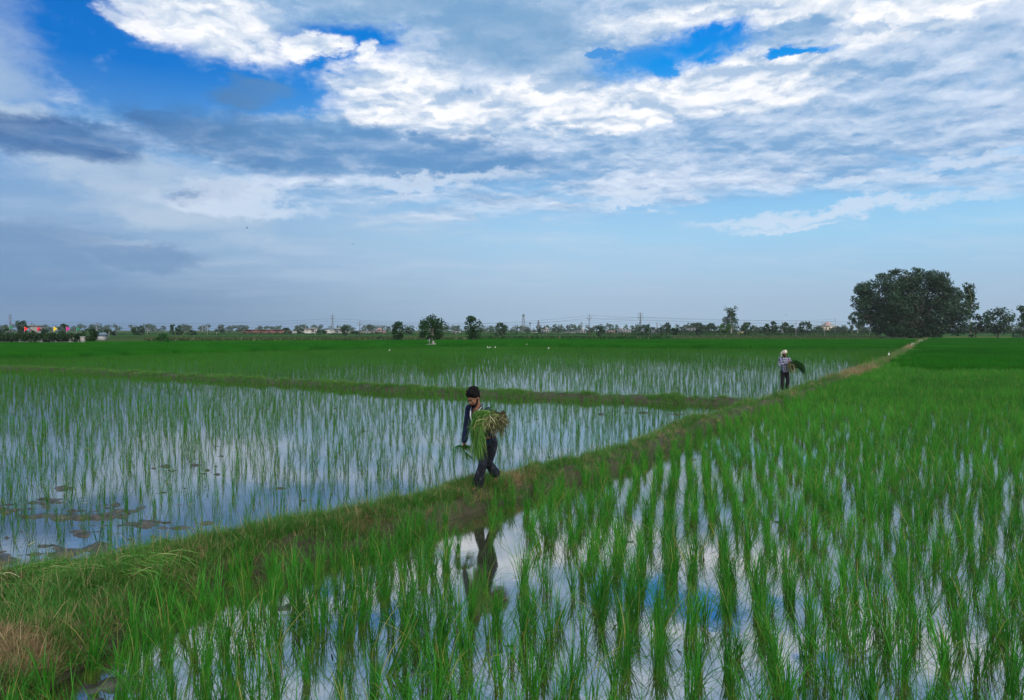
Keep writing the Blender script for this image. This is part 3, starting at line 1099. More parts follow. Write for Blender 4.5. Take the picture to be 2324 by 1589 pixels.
def dryness(c):
    d = 1.5 * blobw(c, 20, 1500, 0.30, 0.26) + 0.35 * blobw(c, 610, 1270, 0.6, 0.16) + 0.3 * blobw(c, 870, 1195, 0.5, 0.2) + 0.25 * blobw(c, 330, 1430, 0.4, 0.25)
    d = d + 0.9 * blobw(c, 1930, 845, 4, 5) + 1.2 * blobw(c, 2050, 790, 5, 10) + 0.6 * blobw(c, 1150, 1090, 0.6, .5)
    d = d + 0.14 * (fbm(c[..., 0] * 1.7, c[..., 1] * 1.7 + 8, 3) > 0.62)
    return np.clip(d, 0, 1)


def bare(c):
    """worn earth along the farther path"""
    t = c[..., 0] * BD[0] + c[..., 1] * BD[1]
    n = fbm(c[..., 0] * 1.4 + 5, c[..., 1] * 1.4 + 3, 3)
    a_, b_ = bund_edges(t)
    sx = c[..., 0] * BN[0] + c[..., 1] * BN[1]
    slope = np.clip((sx - a_) / (b_ - a_), 0, 1.2) > 0.74
    n3 = fbm(c[..., 0] * 2.3 + 15, c[..., 1] * 2.3 + 31, 3)
    return np.clip(1.0 - np.clip((t - 9) / 4, 0, 1) * 0.8 * (n < 0.60) - 0.85 * slope * (n3 < 0.62), 0.08, 1) * np.clip(c[..., 2] * 9 - 0.05, 0.02, 1)


gm = [grass_mesh(i, M['grass']) for i in range(6)]
gm2 = [grass_mesh(20 + i, M['grass'], L=(0.12, 0.30), n=14, W=(0.003, 0.006), tilt=(5, 45), bend=(20, 80)) for i in range(3)]
dm_ = [grass_mesh(40 + i, M['drygrass'], L=(0.06, 0.17), n=30, W=(0.002, 0.0045), r0=0.08, tilt=(10, 80), bend=(0, 70)) for i in range(5)]
src_g = source_collection('green_grass', gm + gm2)
src_d = source_collection('straw', dm_)
NG = 23000
p = grass_on(BV, lambda c: mview(c) * (1 - 0.85 * dryness(c)) * bare(c) / dist(c) ** 1.5, NG)
dd = np.hypot(p[:, 0], p[:, 1])
idx = np.where(RNG.random(NG) < 0.16, RNG.integers(6, 9, NG), RNG.integers(0, 6, NG))
scatter('path_grass', p, RNG.random(NG) * 6.28, (0.7 + 0.6 * RNG.random(NG)) * np.clip(dd / 22, 1.0, 2.2), idx, src_g,
        'short green grass matted over the raised earth path', 'grass', tiltv=(RNG.random((NG, 2)) - 0.5) * 0.5)
ND = 3200
p = grass_on(BV, lambda c: mview(c) * (0.035 + dryness(c)) * (0.25 + 0.75 * bare(c)) * np.clip(c[..., 2] * 9, 0.0, 1) / dist(c) ** 1.3, ND)
dd = np.hypot(p[:, 0], p[:, 1])
scatter('dry_grass', p, RNG.random(ND) * 6.28, (0.7 + 0.6 * RNG.random(ND)) * np.clip(dd / 22, 1.0, 2.6), RNG.integers(0, 5, ND), src_d,
        'dry straw coloured grass in patches along the raised earth path', 'grass', tiltv=(RNG.random((ND, 2)) - 0.5) * 0.6)
NC = 4200
p = grass_on(CV, lambda c: mview(c) * np.clip(c[..., 2] * 8, 0, 1) * (0.3 + (fbm(c[..., 0], c[..., 1], 3) > 0.45)) / dist(c), NC)
scatter('cross_path_grass', p, RNG.random(NC) * 6.28, 0.9 + 0.9 * RNG.random(NC), RNG.integers(0, 6, NC), src_g,
        'low dark grass on the straight earth path crossing the paddies', 'grass', tiltv=(RNG.random((NC, 2)) - 0.5) * 0.5)
# ------------------------------------------------------------------ bits of straw and cut leaf floating on the water
nd = 2600
fx_ = (RNG.random(nd) - 0.5) * 26; fy_ = 4 + 16 * RNG.random(nd) ** 1.3
kk_ = (fbm(fx_ * 0.8 + 60, fy_ * 0.8 + 60, 3) > 0.47) & ~on_bund(fx_, fy_, 0.0) & (np.abs(fx_) < 0.9 * fy_ + 1)
fx_, fy_ = fx_[kk_], fy_[kk_]; nd = len(fx_)
a_ = RNG.random(nd) * 6.28; L_ = 0.012 + 0.07 * RNG.random(nd) ** 2.5; w_ = 0.003 + 0.004 * RNG.random(nd)
d_ = np.stack([np.cos(a_), np.sin(a_), 0 * a_], 1) * L_[:, None]; n_ = np.stack([-np.sin(a_), np.cos(a_), 0 * a_], 1) * w_[:, None]
P_ = np.stack([fx_, fy_, np.full(nd, 0.004)], 1); up_ = np.array([0, 0, 1.0]) * (0.002 + 0.010 * RNG.random(nd))[:, None]
V_ = np.stack([P_ - d_ - n_, P_ - d_ + n_, P_ + d_ + n_ + up_, P_ + d_ - n_ + up_], 1).reshape(-1, 3)
tag(link('floating_straw', mesh_np('floating_straw', V_, np.arange(4 * nd).reshape(nd, 4), mat=M['root'])), 'bits of straw and cut leaf floating on the near paddy water', 'debris', kind='stuff')
#@@PART2
# ------------------------------------------------------------------ trees
def crown_points(style, r, W, H, base, n):
    """clump centres (x,y,z,radius) filling the outline of the crown"""
    out = []
    tries = 0
    while len(out) < n and tries < n * 60:
        tries += 1
        t = r.random()                       # height fraction of crown
        if style == 'round': R = math.sqrt(max(0, 1 - (2 * t - 0.95) ** 2)) * 0.5
        elif style == 'umbrella': R = 0.5 * min(1, (0.25 + 1.6 * t)) * (1 if t < 0.6 else math.sqrt(max(0.02, 1 - ((t - 0.6) / 0.42) ** 2)))
        elif style == 'tall': R = 0.5 * (0.55 + 0.45 * math.sin(t * 7 + r.random())) * (1 - 0.35 * abs(2 * t - 1))
        elif style == 'bush': R = 0.5 * math.sqrt(max(0, 1 - (t * 0.98) ** 2.4))
        elif style == 'top': R = 0.5 * (0.35 + 0.65 * t ** 0.6) * math.sqrt(max(0.02, 1 - max(0, (t - 0.62) / 0.4) ** 2))
        else: R = 0.5
        a = r.random() * 6.283
        q = math.sqrt(r.random())
        if q < 0.55 and r.random() < 0.6: q = 0.55 + 0.45 * r.random()
        x, y = math.cos(a) * q * R * W, math.sin(a) * q * R * W * 0.9
        out.append((x, y, base + t * H, (0.15 + 0.10 * r.random()) * min(W, H * 1.3) * (0.9 if style != 'tall' else 1.0)))
    return np.array(out)


def leaf_cards(C, r, n, size, inner=0.35, flat=0.8):
    """n small quads spread through clumps C"""
    w = C[:, 3] ** 2; w /= w.sum()
    i = r.choice(len(C), size=n, p=w)
    d = r.normal(size=(n, 3)); d /= np.linalg.norm(d, axis=1)[:, None]
    q = (inner + (1 - inner) * r.random(n)) ** 0.6
    q *= 1 + 0.25 * (r.random(n) - 0.5)
    P = C[i, :3] + d * (q * C[i, 3])[:, None] * np.array([1, 1, flat])
    nr = d + r.normal(size=(n, 3)) * 0.7 + np.array([0, 0, 0.5]); nr /= np.linalg.norm(nr, axis=1)[:, None]
    a = np.cross(nr, r.normal(size=(n, 3))); a /= np.linalg.norm(a, axis=1)[:, None] + 1e-9
    b = np.cross(nr, a)
    s = size * (0.6 + 0.8 * r.random(n))[:, None]
    V = np.stack([P - a * s * 0.5, P + b * s * 0.3, P + a * s * 0.5, P - b * s * 0.3], 1)
    F = np.arange(n * 4).reshape(n, 4)
    return V.reshape(-1, 3), F


def limb(mb, p0, p1, r0, r1, r, bow=0.12, n=6, seg=5):
    p0, p1 = np.array(p0, float), np.array(p1, float)
    L = np.linalg.norm(p1 - p0)
    off = r.normal(size=3) * L * bow; off[2] = abs(off[2]) * 0.4
    pts = [p0 + (p1 - p0) * t + off * math.sin(math.pi * t) for t in np.linspace(0, 1, seg)]
    mb.tube(pts, np.linspace(r0, r1, seg), n=n)


def make_tree(seed, W, H, style='round', leaf='tree', trunk_frac=0.22, density=1.0, leafsize=None, bark='bark', trunk_r=None, lean=0.0, clumps=None, nclump=26, flat=0.8, d=300.0):
    """returns crown mesh, trunk mesh; foot at the origin"""
    r = np.random.default_rng(seed)
    tb = H * trunk_frac
    if clumps is None:
        C = crown_points(style, r, W * 0.86, (H - tb) * 0.86, tb + (H - tb) * 0.08, nclump)
        zt = (C[:, 2] + C[:, 3] * flat).max(); C[:, 2] += (H - zt)
    else:
        C = clumps
    C[:, 0] += lean * C[:, 2]
    ls = leafsize or max(0.22, d * 0.0030)
    area = W * (H - tb)
    n = int(np.clip(area / (ls * ls) * 9.0 * density, 250, 60000))
    V, F = leaf_cards(C, r, n, ls, flat=flat)
    V[:, 2] = np.maximum(V[:, 2], 0.02)
    crown = mesh_np('crown', V, F, mat=M[leaf])
    tr = trunk_r or max(0.10, H * 0.028)
    mb = MB()
    top = np.array([lean * (tb + (H - tb) * 0.35), 0, tb + (H - tb) * 0.35])
    limb(mb, (0, 0, -0.25), top, tr, tr * 0.5, r, bow=0.03, n=8, seg=6)
    for j in r.choice(len(C), size=min(len(C), 9), replace=False):
        s = np.array([lean * tb, 0, tb]) * 0.9 + (top - np.array([lean * tb, 0, tb])) * r.random() * 0.8
        limb(mb, s, C[j, :3], tr * 0.30, tr * 0.08, r)
    return crown, mb.mesh('trunk', M[bark])


def plant_tree(name, u, vtop, wpx, d, label, style='round', cat='tree', group=None, seed=None, **kw):
    H = zat(vtop, d); W = wpx / FPX * d
    seed = seed if seed is not None else int(u * 7 + d)
    crown, trunk = make_tree(seed, W, H, style, d=d, **kw)
    e = empty(name, (xat(u, d), d, 0.0))
    tag(e, label, cat, group)
    link('crown', crown, e); link('trunk', trunk, e)
    return e


# the great spreading tree at the end of the path: clumps read off its outline
BT = 212.0
outline = [(1950, 655, 14), (1965, 690, 20), (1966, 650, 22), (1985, 640, 20), (1978, 672, 26), (1990, 720, 26), (2000, 690, 30), (2005, 745, 22), (1985, 745, 12), (2012, 650, 26), (2027, 615, 13), (2040, 613, 11), (2035, 628, 18),
           (2055, 640, 24), (2070, 618, 12), (2085, 630, 22), (2098, 613, 12), (2110, 625, 16), (2130, 628, 12), (2135, 642, 22), (2138, 636, 9), (2110, 650, 26), (2148, 655, 13), (2152, 675, 20), (2168, 692, 12), (2150, 690, 28),
           (2050, 680, 34), (2090, 690, 36), (2125, 700, 34), (2170, 715, 22), (2176, 738, 14), (2160, 740, 26), (2030, 720, 32), (2070, 730, 36), (2110, 740, 36), (2145, 755, 20), (2050, 752, 22), (2090, 757, 18), (2120, 760, 14),
           (2020, 700, 24), (2060, 655, 26), (2140, 665, 24), (2180, 755, 12), (1975, 710, 14), (2000, 670, 22), (2070, 766, 10), (2100, 766, 9), (2020, 757, 12), (1998, 756, 8)]
rb = np.random.default_rng(5)
cl = []
cx0 = xat(2080, BT)
for (u, v, rr) in outline:
    R = rr / FPX * BT * 0.86
    half = 9.0 * math.sqrt(max(0.05, 1 - ((u - 2070) / 130.0) ** 2))
    k = 3 if rr > 20 else (2 if rr > 13 else 1)
    for q in range(k):
        y = (rb.random() - 0.5) * 2 * half * (0.9 if k > 1 else 0.3)
        kk = 0.99
        cl.append(((xat(u, BT) - xat(2068, BT)) * kk + xat(2068, BT) - cx0 + (rb.random() - .5) * R * 0.3, y, (zat(v, BT)) * 0.97, R * (0.85 + 0.2 * rb.random())))
for q in range(95):                      # fill of the dome
    a = rb.random() * 2 * math.pi; t = rb.random() ** 0.5
    u_ = 2064 + 100 * t * math.cos(a); v_ = min(758, 702 - 76 * t * math.sin(a))
    R = (8 + 15 * rb.random() ** 2) / FPX * BT
    half = 9.0 * math.sqrt(max(0.05, 1 - t * t))
    cl.append((xat(u_, BT) - cx0, (rb.random() - 0.5) * 2 * half, zat(v_, BT), R))
for q in range(70):                      # ragged outer sprigs
    a = 0.25 + rb.random() * math.pi * 1.05; k_ = 0.96 + 0.12 * rb.random()
    u_ = 2062 + 114 * k_ * math.cos(a); v_ = min(756, 702 - 86 * k_ * math.sin(a))
    cl.append((xat(u_, BT) - cx0, (rb.random() - 0.5) * 6, zat(v_, BT), (4 + 6 * rb.random()) / FPX * BT))
cl = np.array(cl)
V, F = leaf_cards(cl, rb, 58000, 0.56, inner=0.35, flat=0.85)
V[:, 2] = np.maximum(V[:, 2], 0.03)
e = empty('banyan_tree', (cx0, BT, 0)); tag(e, 'huge dark spreading tree with a broad ragged crown reaching the ground at the path end', 'tree')
link('crown', mesh_np('crown', V, F, mat=M['treedark']), e)
mb = MB()
limb(mb, (0, 0, -0.3), (0, 0, 6.0), 1.1, 0.75, rb, bow=0.02, n=10)
for j in rb.choice(len(cl), size=46, replace=False):
    limb(mb, (rb.normal() * 0.6, rb.normal() * 0.6, 2 + 4 * rb.random()), cl[j, :3], 0.42, 0.07, rb, bow=0.08)
for (du, v) in ((-35, 622), (-22, 640), (-10, 632), (0, 650), (12, 640)):     # the bare boughs near the top
    limb(mb, (0, -2, 7), (du / FPX * BT, -5 + 4 * rb.random(), zat(v, BT)), 0.16, 0.05, rb, bow=0.05)
mb.build('trunk', M['bark'], e)

T = plant_tree
# near single trees in the middle distance
T('round_tree', 981, 713, 70, 108, 'leafy round-crowned tree with a pale trunk beside the small stone platform', 'round', trunk_frac=0.30, bark='palebark', trunk_r=0.13, leafsize=0.34, nclump=40, density=1.3, lean=0.03)
T('low_tree', 960, 740, 24, 150, 'small dark bush-like tree half behind the round-crowned tree on its left side', 'round', trunk_frac=0.25, leaf='treedark')
T('field_tree', 904, 728, 40, 150, 'dark uneven tree at the left of the round-crowned tree, leaves down to the crops', 'top', trunk_frac=0.08, leafsize=0.42, nclump=40, density=1.1)
T('field_tree', 1075, 716, 46, 146, 'dark upright oval tree standing alone just right of the round-crowned tree', 'round', trunk_frac=0.06, leafsize=0.42, nclump=44, density=1.1)
T('field_tree', 1137, 731, 35, 250, 'dense dome-shaped tree between the oval tree and the telecom mast', 'bush', trunk_frac=0.03, leaf='treedark', nclump=30)
T('round_bush', 369, 756, 31, 126, 'round bright green bush alone in the rice field at the left', 'bush', cat='bush', trunk_frac=0.02, leaf='bushleaf', nclump=34, leafsize=0.3, density=1.5)
T('clipped_bush', 862, 763, 21, 150, 'low dark rounded bush in the crops left of the dark uneven tree', 'bush', cat='bush', trunk_frac=0.02, leaf='treedark', nclump=20, leafsize=0.3)
T('wide_tree', 930, 744, 26, 330, 'grey-green wide tree behind the dark uneven tree', 'umbrella', leaf='treedark')
# right-hand row
T('umbrella_tree', 1645, 733, 34, 205, 'light green flat-topped tree with a bare thin trunk in front of the tall gum tree', 'umbrella', trunk_frac=0.4, leaf='treelight', nclump=30)
T('gum_tree', 1659, 694, 46, 380, 'tall ragged gum tree with a pale forked trunk towering over the row', 'tall', trunk_frac=0.22, bark='palebark', nclump=34, trunk_r=0.4, leafsize=1.0, density=0.75)
T('umbrella_tree', 1695, 731, 34, 300, 'rounded green tree right of the tall ragged gum tree by the yellow hut', 'umbrella', trunk_frac=0.28, leaf='tree')
T('dark_tree', 1614, 733, 27, 330, 'dark round tree left of the light green flat-topped tree', 'round', trunk_frac=0.2, leaf='treedark')
T('small_tree', 1586, 746, 17, 270, 'small dark ball-shaped tree on a short trunk in the meadow', 'round', trunk_frac=0.28, leaf='treedark')
T('small_tree', 1531, 743, 24, 215, 'low flat-topped tree at the left end of the pale meadow', 'umbrella', trunk_frac=0.3, leaf='treedark')
T('thin_tree', 1515, 732, 20, 420, 'thin pointed tree rising just behind the low flat-topped tree', 'top', leaf='tree')
T('spreading_tree', 1500, 742, 26, 360, 'spreading dark tree right of the big lattice pylon', 'umbrella', trunk_frac=0.15, leaf='treedark')
T('spreading_tree', 1462, 735, 36, 300, 'wide dark tree standing in front of the foot of the big lattice pylon', 'bush', trunk_frac=0.03, leaf='treedark', nclump=30)
T('spreading_tree', 1361, 738, 32, 280, 'dark tree with feathery top just right of the tall wooden pole', 'top', trunk_frac=0.05, leaf='treedark')
T('feathery_tree', 1756, 729, 22, 300, 'feathery dark tree, right one of a touching pair before the red flagged pylon', 'top', trunk_frac=0.15, leaf='treedark')
T('feathery_tree', 1740, 735, 22, 310, 'brownish rounded tree, left one of a touching pair before the red flagged pylon', 'round', trunk_frac=0.15, leaf='tree')
T('bushy_tree', 1782, 730, 18, 340, 'upright dark tree against the red flagged pylon', 'round', trunk_frac=0.1, leaf='tree')
T('bushy_tree', 1795, 737, 20, 330, 'low bushy tree left of the concrete pole', 'bush', trunk_frac=0.05, leaf='tree')
T('umbrella_tree', 1826, 729, 35, 300, 'dark umbrella-shaped tree between the concrete pole and the leaning pole', 'umbrella', trunk_frac=0.2, leaf='treedark')
T('gum_tree', 1946, 709, 30, 400, 'slender pale-trunked gum tree just left of the huge spreading tree', 'top', trunk_frac=0.28, bark='palebark', trunk_r=0.3, nclump=20, leafsize=1.0, density=0.8)
T('gum_tree', 1932, 716, 20, 410, 'shorter open gum tree touching the slender gum tree on its left side', 'top', trunk_frac=0.2, nclump=14, leafsize=1.0, density=0.8)
T('wood_edge_tree', 1905, 741, 36, 480, 'low dark grove tree between the bare pole and the gum trees', 'bush', leaf='treedark')
T('tall_gum_tree', 2203, 641, 46, 236, 'tall slim gum tree with a bare leaning trunk right of the huge spreading tree', 'tall', trunk_frac=0.38, bark='palebark', trunk_r=0.28, leafsize=0.8, nclump=34, density=0.9, lean=-0.02)
T('shrubby_tree', 2214, 712, 34, 225, 'dense dark shrubby tree right of the slim gum trunk', 'bush', trunk_frac=0.03, leaf='treedark')
T('apple_shaped_tree', 2264, 696, 80, 222, 'broad dark tree with a short trunk standing right of the shrubby tree', 'umbrella', trunk_frac=0.16, leaf='treedark', nclump=42)
T('edge_tree', 2325, 692, 44, 260, 'feathery tree cut off by the right edge of the picture', 'tall', trunk_frac=0.3, leaf='tree')
T('low_bush', 2314, 747, 30, 200, 'low round bush under the feathery tree at the right edge', 'bush', cat='bush', trunk_frac=0.02, leaf='treedark')
T('low_bush', 2012, 764, 50, 190, 'dark low scrub at the left foot of the huge spreading tree', 'bush', cat='bush', trunk_frac=0.02, leaf='treedark', nclump=30)
# left side
T('flag_tree', 50, 727, 30, 165, 'knobbly dark tree behind the hedge, next to the orange red flag', 'top', trunk_frac=0.2, leaf='treedark')
T('flag_tree', 145, 733, 26, 165, 'rounded tree behind the hedge, beside the pink flag', 'round', trunk_frac=0.2, leaf='treedark')
T('flag_tree', 12, 742, 36, 160, 'low dark tree behind the hedge at the left edge of the picture', 'bush', leaf='treedark')
T('flag_tree', 95, 744, 50, 170, 'wide low dark tree behind the hedge, between the crimson and yellow flags', 'bush', leaf='treedark', nclump=34)
T('drooping_tree', 205, 741, 46, 135, 'leafy drooping tree right of the white gate pillar', 'umbrella', trunk_frac=0.15, leaf='tree', nclump=34)
T('grove_tree', 245, 747, 18, 300, 'small upright tree behind the thin white concrete post', 'round', leaf='tree')
T('grove_tree', 260, 752, 16, 300, 'small dark round tree right of the thin white concrete post', 'round', leaf='treedark')
T('grove_tree', 308, 743, 24, 320, 'open pale tree, left of the tall dark pointed one before the field pole', 'top', leaf='tree')
T('grove_tree', 320, 738, 18, 310, 'tall dark pointed tree left of the field pole', 'round', leaf='treedark', trunk_frac=0.05)
T('grove_tree', 391, 736, 16, 300, 'narrow tree, left of the twin pair behind the round bush', 'tall', leaf='tree', trunk_frac=0.1)
T('grove_tree', 407, 738, 20, 300, 'rounder darker tree, right of the twin pair behind the round bush', 'round', leaf='treedark', trunk_frac=0.1)
T('grove_tree', 436, 749, 20, 320, 'low spreading tree between the twin trees and the small pylon', 'umbrella', leaf='treedark', trunk_frac=0.1)
T('house_tree', 650, 744, 22, 400, 'round dark tree between the brick building and the white house', 'round', leaf='treedark', trunk_frac=0.05)
T('house_tree', 683, 745, 18, 390, 'round green tree touching the left side of the white house', 'round', leaf='tree', trunk_frac=0.05)
T('house_tree', 728, 747, 34, 380, 'wide bushy tree in front of the second white house', 'bush', leaf='treedark')
T('odd_tree', 785, 738, 24, 300, 'lopsided tree with a tuft on top, left of the middle wooden pole', 'top', leaf='treedark', trunk_frac=0.1)
T('odd_tree', 806, 752, 18, 340, 'low grey-green tree just left of the middle wooden pole', 'bush', leaf='tree')

# smaller far trees that nothing tells apart, strung along the village
FAR = [(4, 748), (218, 752), (270, 757), (452, 755), (475, 752), (492, 747), (505, 746), (520, 750), (541, 745), (560, 750), (585, 752), (616, 753), (667, 750), (812, 753), (845, 752), (876, 750),
       (1018, 750), (1036, 749), (1045, 752), (1095, 747), (1114, 750), (1160, 750), (1172, 751), (1196, 746), (1213, 748), (1226, 742), (1238, 746), (1258, 744), (1268, 745), (1281, 750), (1293, 746), (1304, 747), (1313, 747),
       (1330, 748), (1342, 744), (1382, 746), (1392, 747), (1405, 747), (1423, 748), (1437, 744), (1482, 742), (1549, 741), (1565, 739), (1573, 733), (1583, 731), (1600, 738), (1632, 747), (1716, 742), (1728, 741), (1812, 741),
       (1852, 741), (1862, 742), (1880, 742), (1892, 742), (1916, 743), (1965, 742), (1990, 742), (2240, 743), (2290, 742), (2310, 744)]
protos = []
for i in range(7):
    protos.append(make_tree(900 + i, 9, 7, ['round', 'umbrella', 'top', 'bush', 'round', 'umbrella', 'tall'][i], leaf='treedark' if i % 2 else 'tree', trunk_frac=0.05, d=560, nclump=26, leafsize=0.8, density=1.6))
for i, (u, vt) in enumerate(FAR):
    d = 480 + 260 * ((i * 37) % 11) / 11
    H = zat(vt, d)
    cm, tm = protos[int(RNG.integers(7))]
    e = empty('village_tree', (xat(u, d), d, 0), RNG.random() * 6.28)
    s = H / 7.0; e.scale = (s * (1.0 + 0.7 * RNG.random()), s * 1.2, s)
    tag(e, 'small far tree, dull green with distance, in the broken row along the village', 'tree', 'small trees along the village')
    link('crown', cm, e); link('trunk', tm, e)

# the far wood that reads as one band
r = np.random.default_rng(77)
C = []
for x in np.arange(-1000, 1050, 7.0):
    d = 930 + 220 * r.random()
    h = 5.0 + 5.5 * fbm(np.array([x * 0.011]), np.array([3.0]), 3)[0] + 2 * r.random()
    for q in range(3):
        C.append((x + r.normal() * 4, d, h * (0.2 + 0.3 * q), 3.2 + 1.5 * r.random()))
V, F = leaf_cards(np.array(C), r, 26000, 2.6, flat=0.7)
tag(link('far_wood', mesh_np('far_wood', V, F, mat=M['tree'])), 'hazy band of far woodland along the whole horizon', 'woodland', kind='stuff')


# --- bands of taller crops and scrub behind the rice
def crop_band(name, u0, u1, d0, d1, h, n, mat, label, leaf=(0.5, 0.09), pale=None):
    r = np.random.default_rng(int(u0 + d0))
    d = d0 + (d1 - d0) * r.random(n)
    u = u0 + (u1 - u0) * r.random(n)
    x = xat(u, d)
    hh = h * (0.75 + 0.5 * fbm(x * 0.12, d * 0.12, 3))
    z0 = hh * r.random(n) ** 0.7
    a = r.random(n) * 6.28; tl_ = (r.random(n) - 0.5) * 1.6
    L = leaf[0] * (0.6 + 0.8 * r.random(n)); W = leaf[1]
    dx = np.sin(tl_) * L; dz = np.cos(tl_) * L * 0.8
    P = np.stack([x, d, z0], 1)
    s = np.stack([np.cos(a) * W, np.sin(a) * W, 0 * a], 1)
    e_ = np.stack([dx * np.cos(a + 1), dx * np.sin(a + 1), dz], 1)
    V = np.stack([P - s, P + s, P + s * 0.4 + e_, P - s * 0.4 + e_], 1).reshape(-1, 3)
    o = link(name, mesh_np(name, V, np.arange(4 * n).reshape(n, 4), mat=mat))
    tag(o, label, 'crops' if 'crop' in name else 'scrub', kind='stuff')


crop_band('tall_crop', 330, 1062, 152, 176, 0.45, 26000, M['crop'], 'tall pale-topped crops before the brick building and white houses', (0.6, 0.10))
crop_band('scrub_strip', 1058, 1520, 162, 186, 0.65, 16000, M['scrub'], 'dark scrubby strip between the rice and the far village', (0.6, 0.12))
crop_band('meadow_grass', 1480, 2060, 172, 262, 0.16, 26000, M['crop'], 'pale rough meadow grass beyond the rice at the right', (0.35, 0.10))
crop_band('low_crop', 1380, 2000, 300, 330, 0.4, 9000, M['scrub'], 'dark low crop row crossing behind the meadow at the right', (0.8, 0.2))
crop_band('far_crop', 1500, 2400, 420, 470, 1.25, 12000, M['creeper'], 'dark far crop strip in front of the distant trees at the right', (1.4, 0.3))
crop_band('far_crop', -80, 1500, 330, 420, 0.35, 14000, M['scrub'], 'dull green far crops in front of the village houses', (0.5, 0.3))

# ------------------------------------------------------------------ hedge with wall, pillar, shed and flags (left)
HD = 120.0
e = empty('creeper_hedge', (xat(85, HD), HD, 0)); tag(e, 'long dark creeper-covered hedge along a low whitish wall at the left', 'hedge')
x0, x1 = xat(-260, HD) - e.location.x, xat(186, HD) - e.location.x
r = np.random.default_rng(3)
C = [(x, r.normal() * 0.25, 1.05 + 0.75 * r.random(), 0.42 + 0.2 * r.random()) for x in np.arange(x0, x1, 0.28)]
C += [(x, -0.15, 0.75 + 0.3 * r.random(), 0.3) for x in np.arange(x0, x1, 0.8) if r.random() < 0.75]
V, F = leaf_cards(np.array(C), r, 14000, 0.30, flat=0.9)
link('foliage', mesh_np('foliage', V, F, mat=M['creeper']), e)
mb = MB(); mb.box(((x0 + x1) / 2, 0.15, 0.6), (x1 - x0, 0.2, 1.2)); mb.build('wall', M['grey_wall'], e)
for ux in (32, 60, 68, 100, 131, 142, 168):
    mb = MB(); xx = xat(ux, HD) - e.location.x
    mb.box((xx, -0.02, 0.66), (0.30, 0.14, 1.32)); mb.box((xx, -0.03, 1.36), (0.38, 0.2, 0.09)); mb.build('pillar', M['white_wash'], e)
e = empty('gate_pillar', (xat(191, HD), HD - 0.4, 0)); tag(e, 'whitish square gate pillar at the right end of the dark hedge', 'pillar')
mb = MB(); mb.box((0, 0, 0.72), (0.55, 0.5, 1.44)); mb.build('shaft', M['concrete'], e)
mb = MB(); mb.box((0, 0, 1.49), (0.66, 0.6, 0.1)); mb.build('cap', M['white_wash'], e)

for (u, nm, vt, txt) in ((22, 'green', 738, 'green pennant flag at the far left above the hedge, by the grey pylon'), (56, 'red', 741, 'orange red pennant flag by the knobbly tree above the hedge'),
                         (85, 'crimson', 741, 'crimson pennant flag above the middle of the hedge'), (122, 'yellow', 741, 'yellow pennant flag above the hedge'),
                         (151, 'magenta', 741, 'bright pink pennant flag above the hedge, before a rounded tree'), (174, 'green', 741, 'green pennant flag above the right end of the hedge')):
    d = HD + 3
    e = empty('pennant_flag', (xat(u, d), d, 0)); tag(e, txt, 'flag', 'pennant flags above the hedge')
    zt = zat(vt, d)
    mb = MB(); mb.tube([(0, 0, 0), (0, 0, zt)], 0.03, n=6); mb.build('pole', M['steel'], e)
    # triangular cloth drooping away from the pole
    nx, V, F = 7, [], []
    for i in range(nx):
        t = i / (nx - 1); hgt = 0.88 * (1 - 0.78 * t)
        xx = t * 0.72; yy = 0.06 * math.sin(t * 6)
        dz = -0.5 * t
        V += [(xx, yy, zt - 0.02 + dz * 0.7), (xx, yy, zt - 0.02 - hgt + dz * 0.35)]
        if i: F.append((2 * i - 2, 2 * i - 1, 2 * i + 1, 2 * i))
    V = np.array(V); V2 = V + np.array([0, 0.012, 0]); n = len(V)
    F2 = [tuple(q + n for q in f[::-1]) for f in F]
    rim = [(i, i + 1, i + 1 + n, i + n) for i in (0,)] + [(2 * i, 2 * i + 2, 2 * i + 2 + n, 2 * i + n) for i in range(nx - 1)] + [(2 * i + 1, 2 * i + 3, 2 * i + 3 + n, 2 * i + 1 + n) for i in range(nx - 1)]
    link('cloth', mesh_np('cloth', np.concatenate([V, V2]), F + F2 + rim, mat=M['flag_' + nm]), e)

e = empty('shed', (xat(229, 170), 170, 0)); tag(e, 'low shed with a blue-grey pitched roof right of the drooping tree', 'shed')
mb = MB(); mb.box((0, 0, 0.7), (2.4, 2.0, 1.4)); mb.build('wall', M['grey_wall'], e)
V = [(-1.5, -1.3, 1.3), (1.5, -1.3, 1.3), (1.5, 1.3, 1.3), (-1.5, 1.3, 1.3), (-1.2, 0, 2.0), (1.2, 0, 2.0)]
link('roof', mesh_np('roof', V, [(0, 1, 5, 4), (2, 3, 4, 5), (3, 2, 1, 0)], [(1, 2, 5), (3, 0, 4)], M['blue_tin']), e)

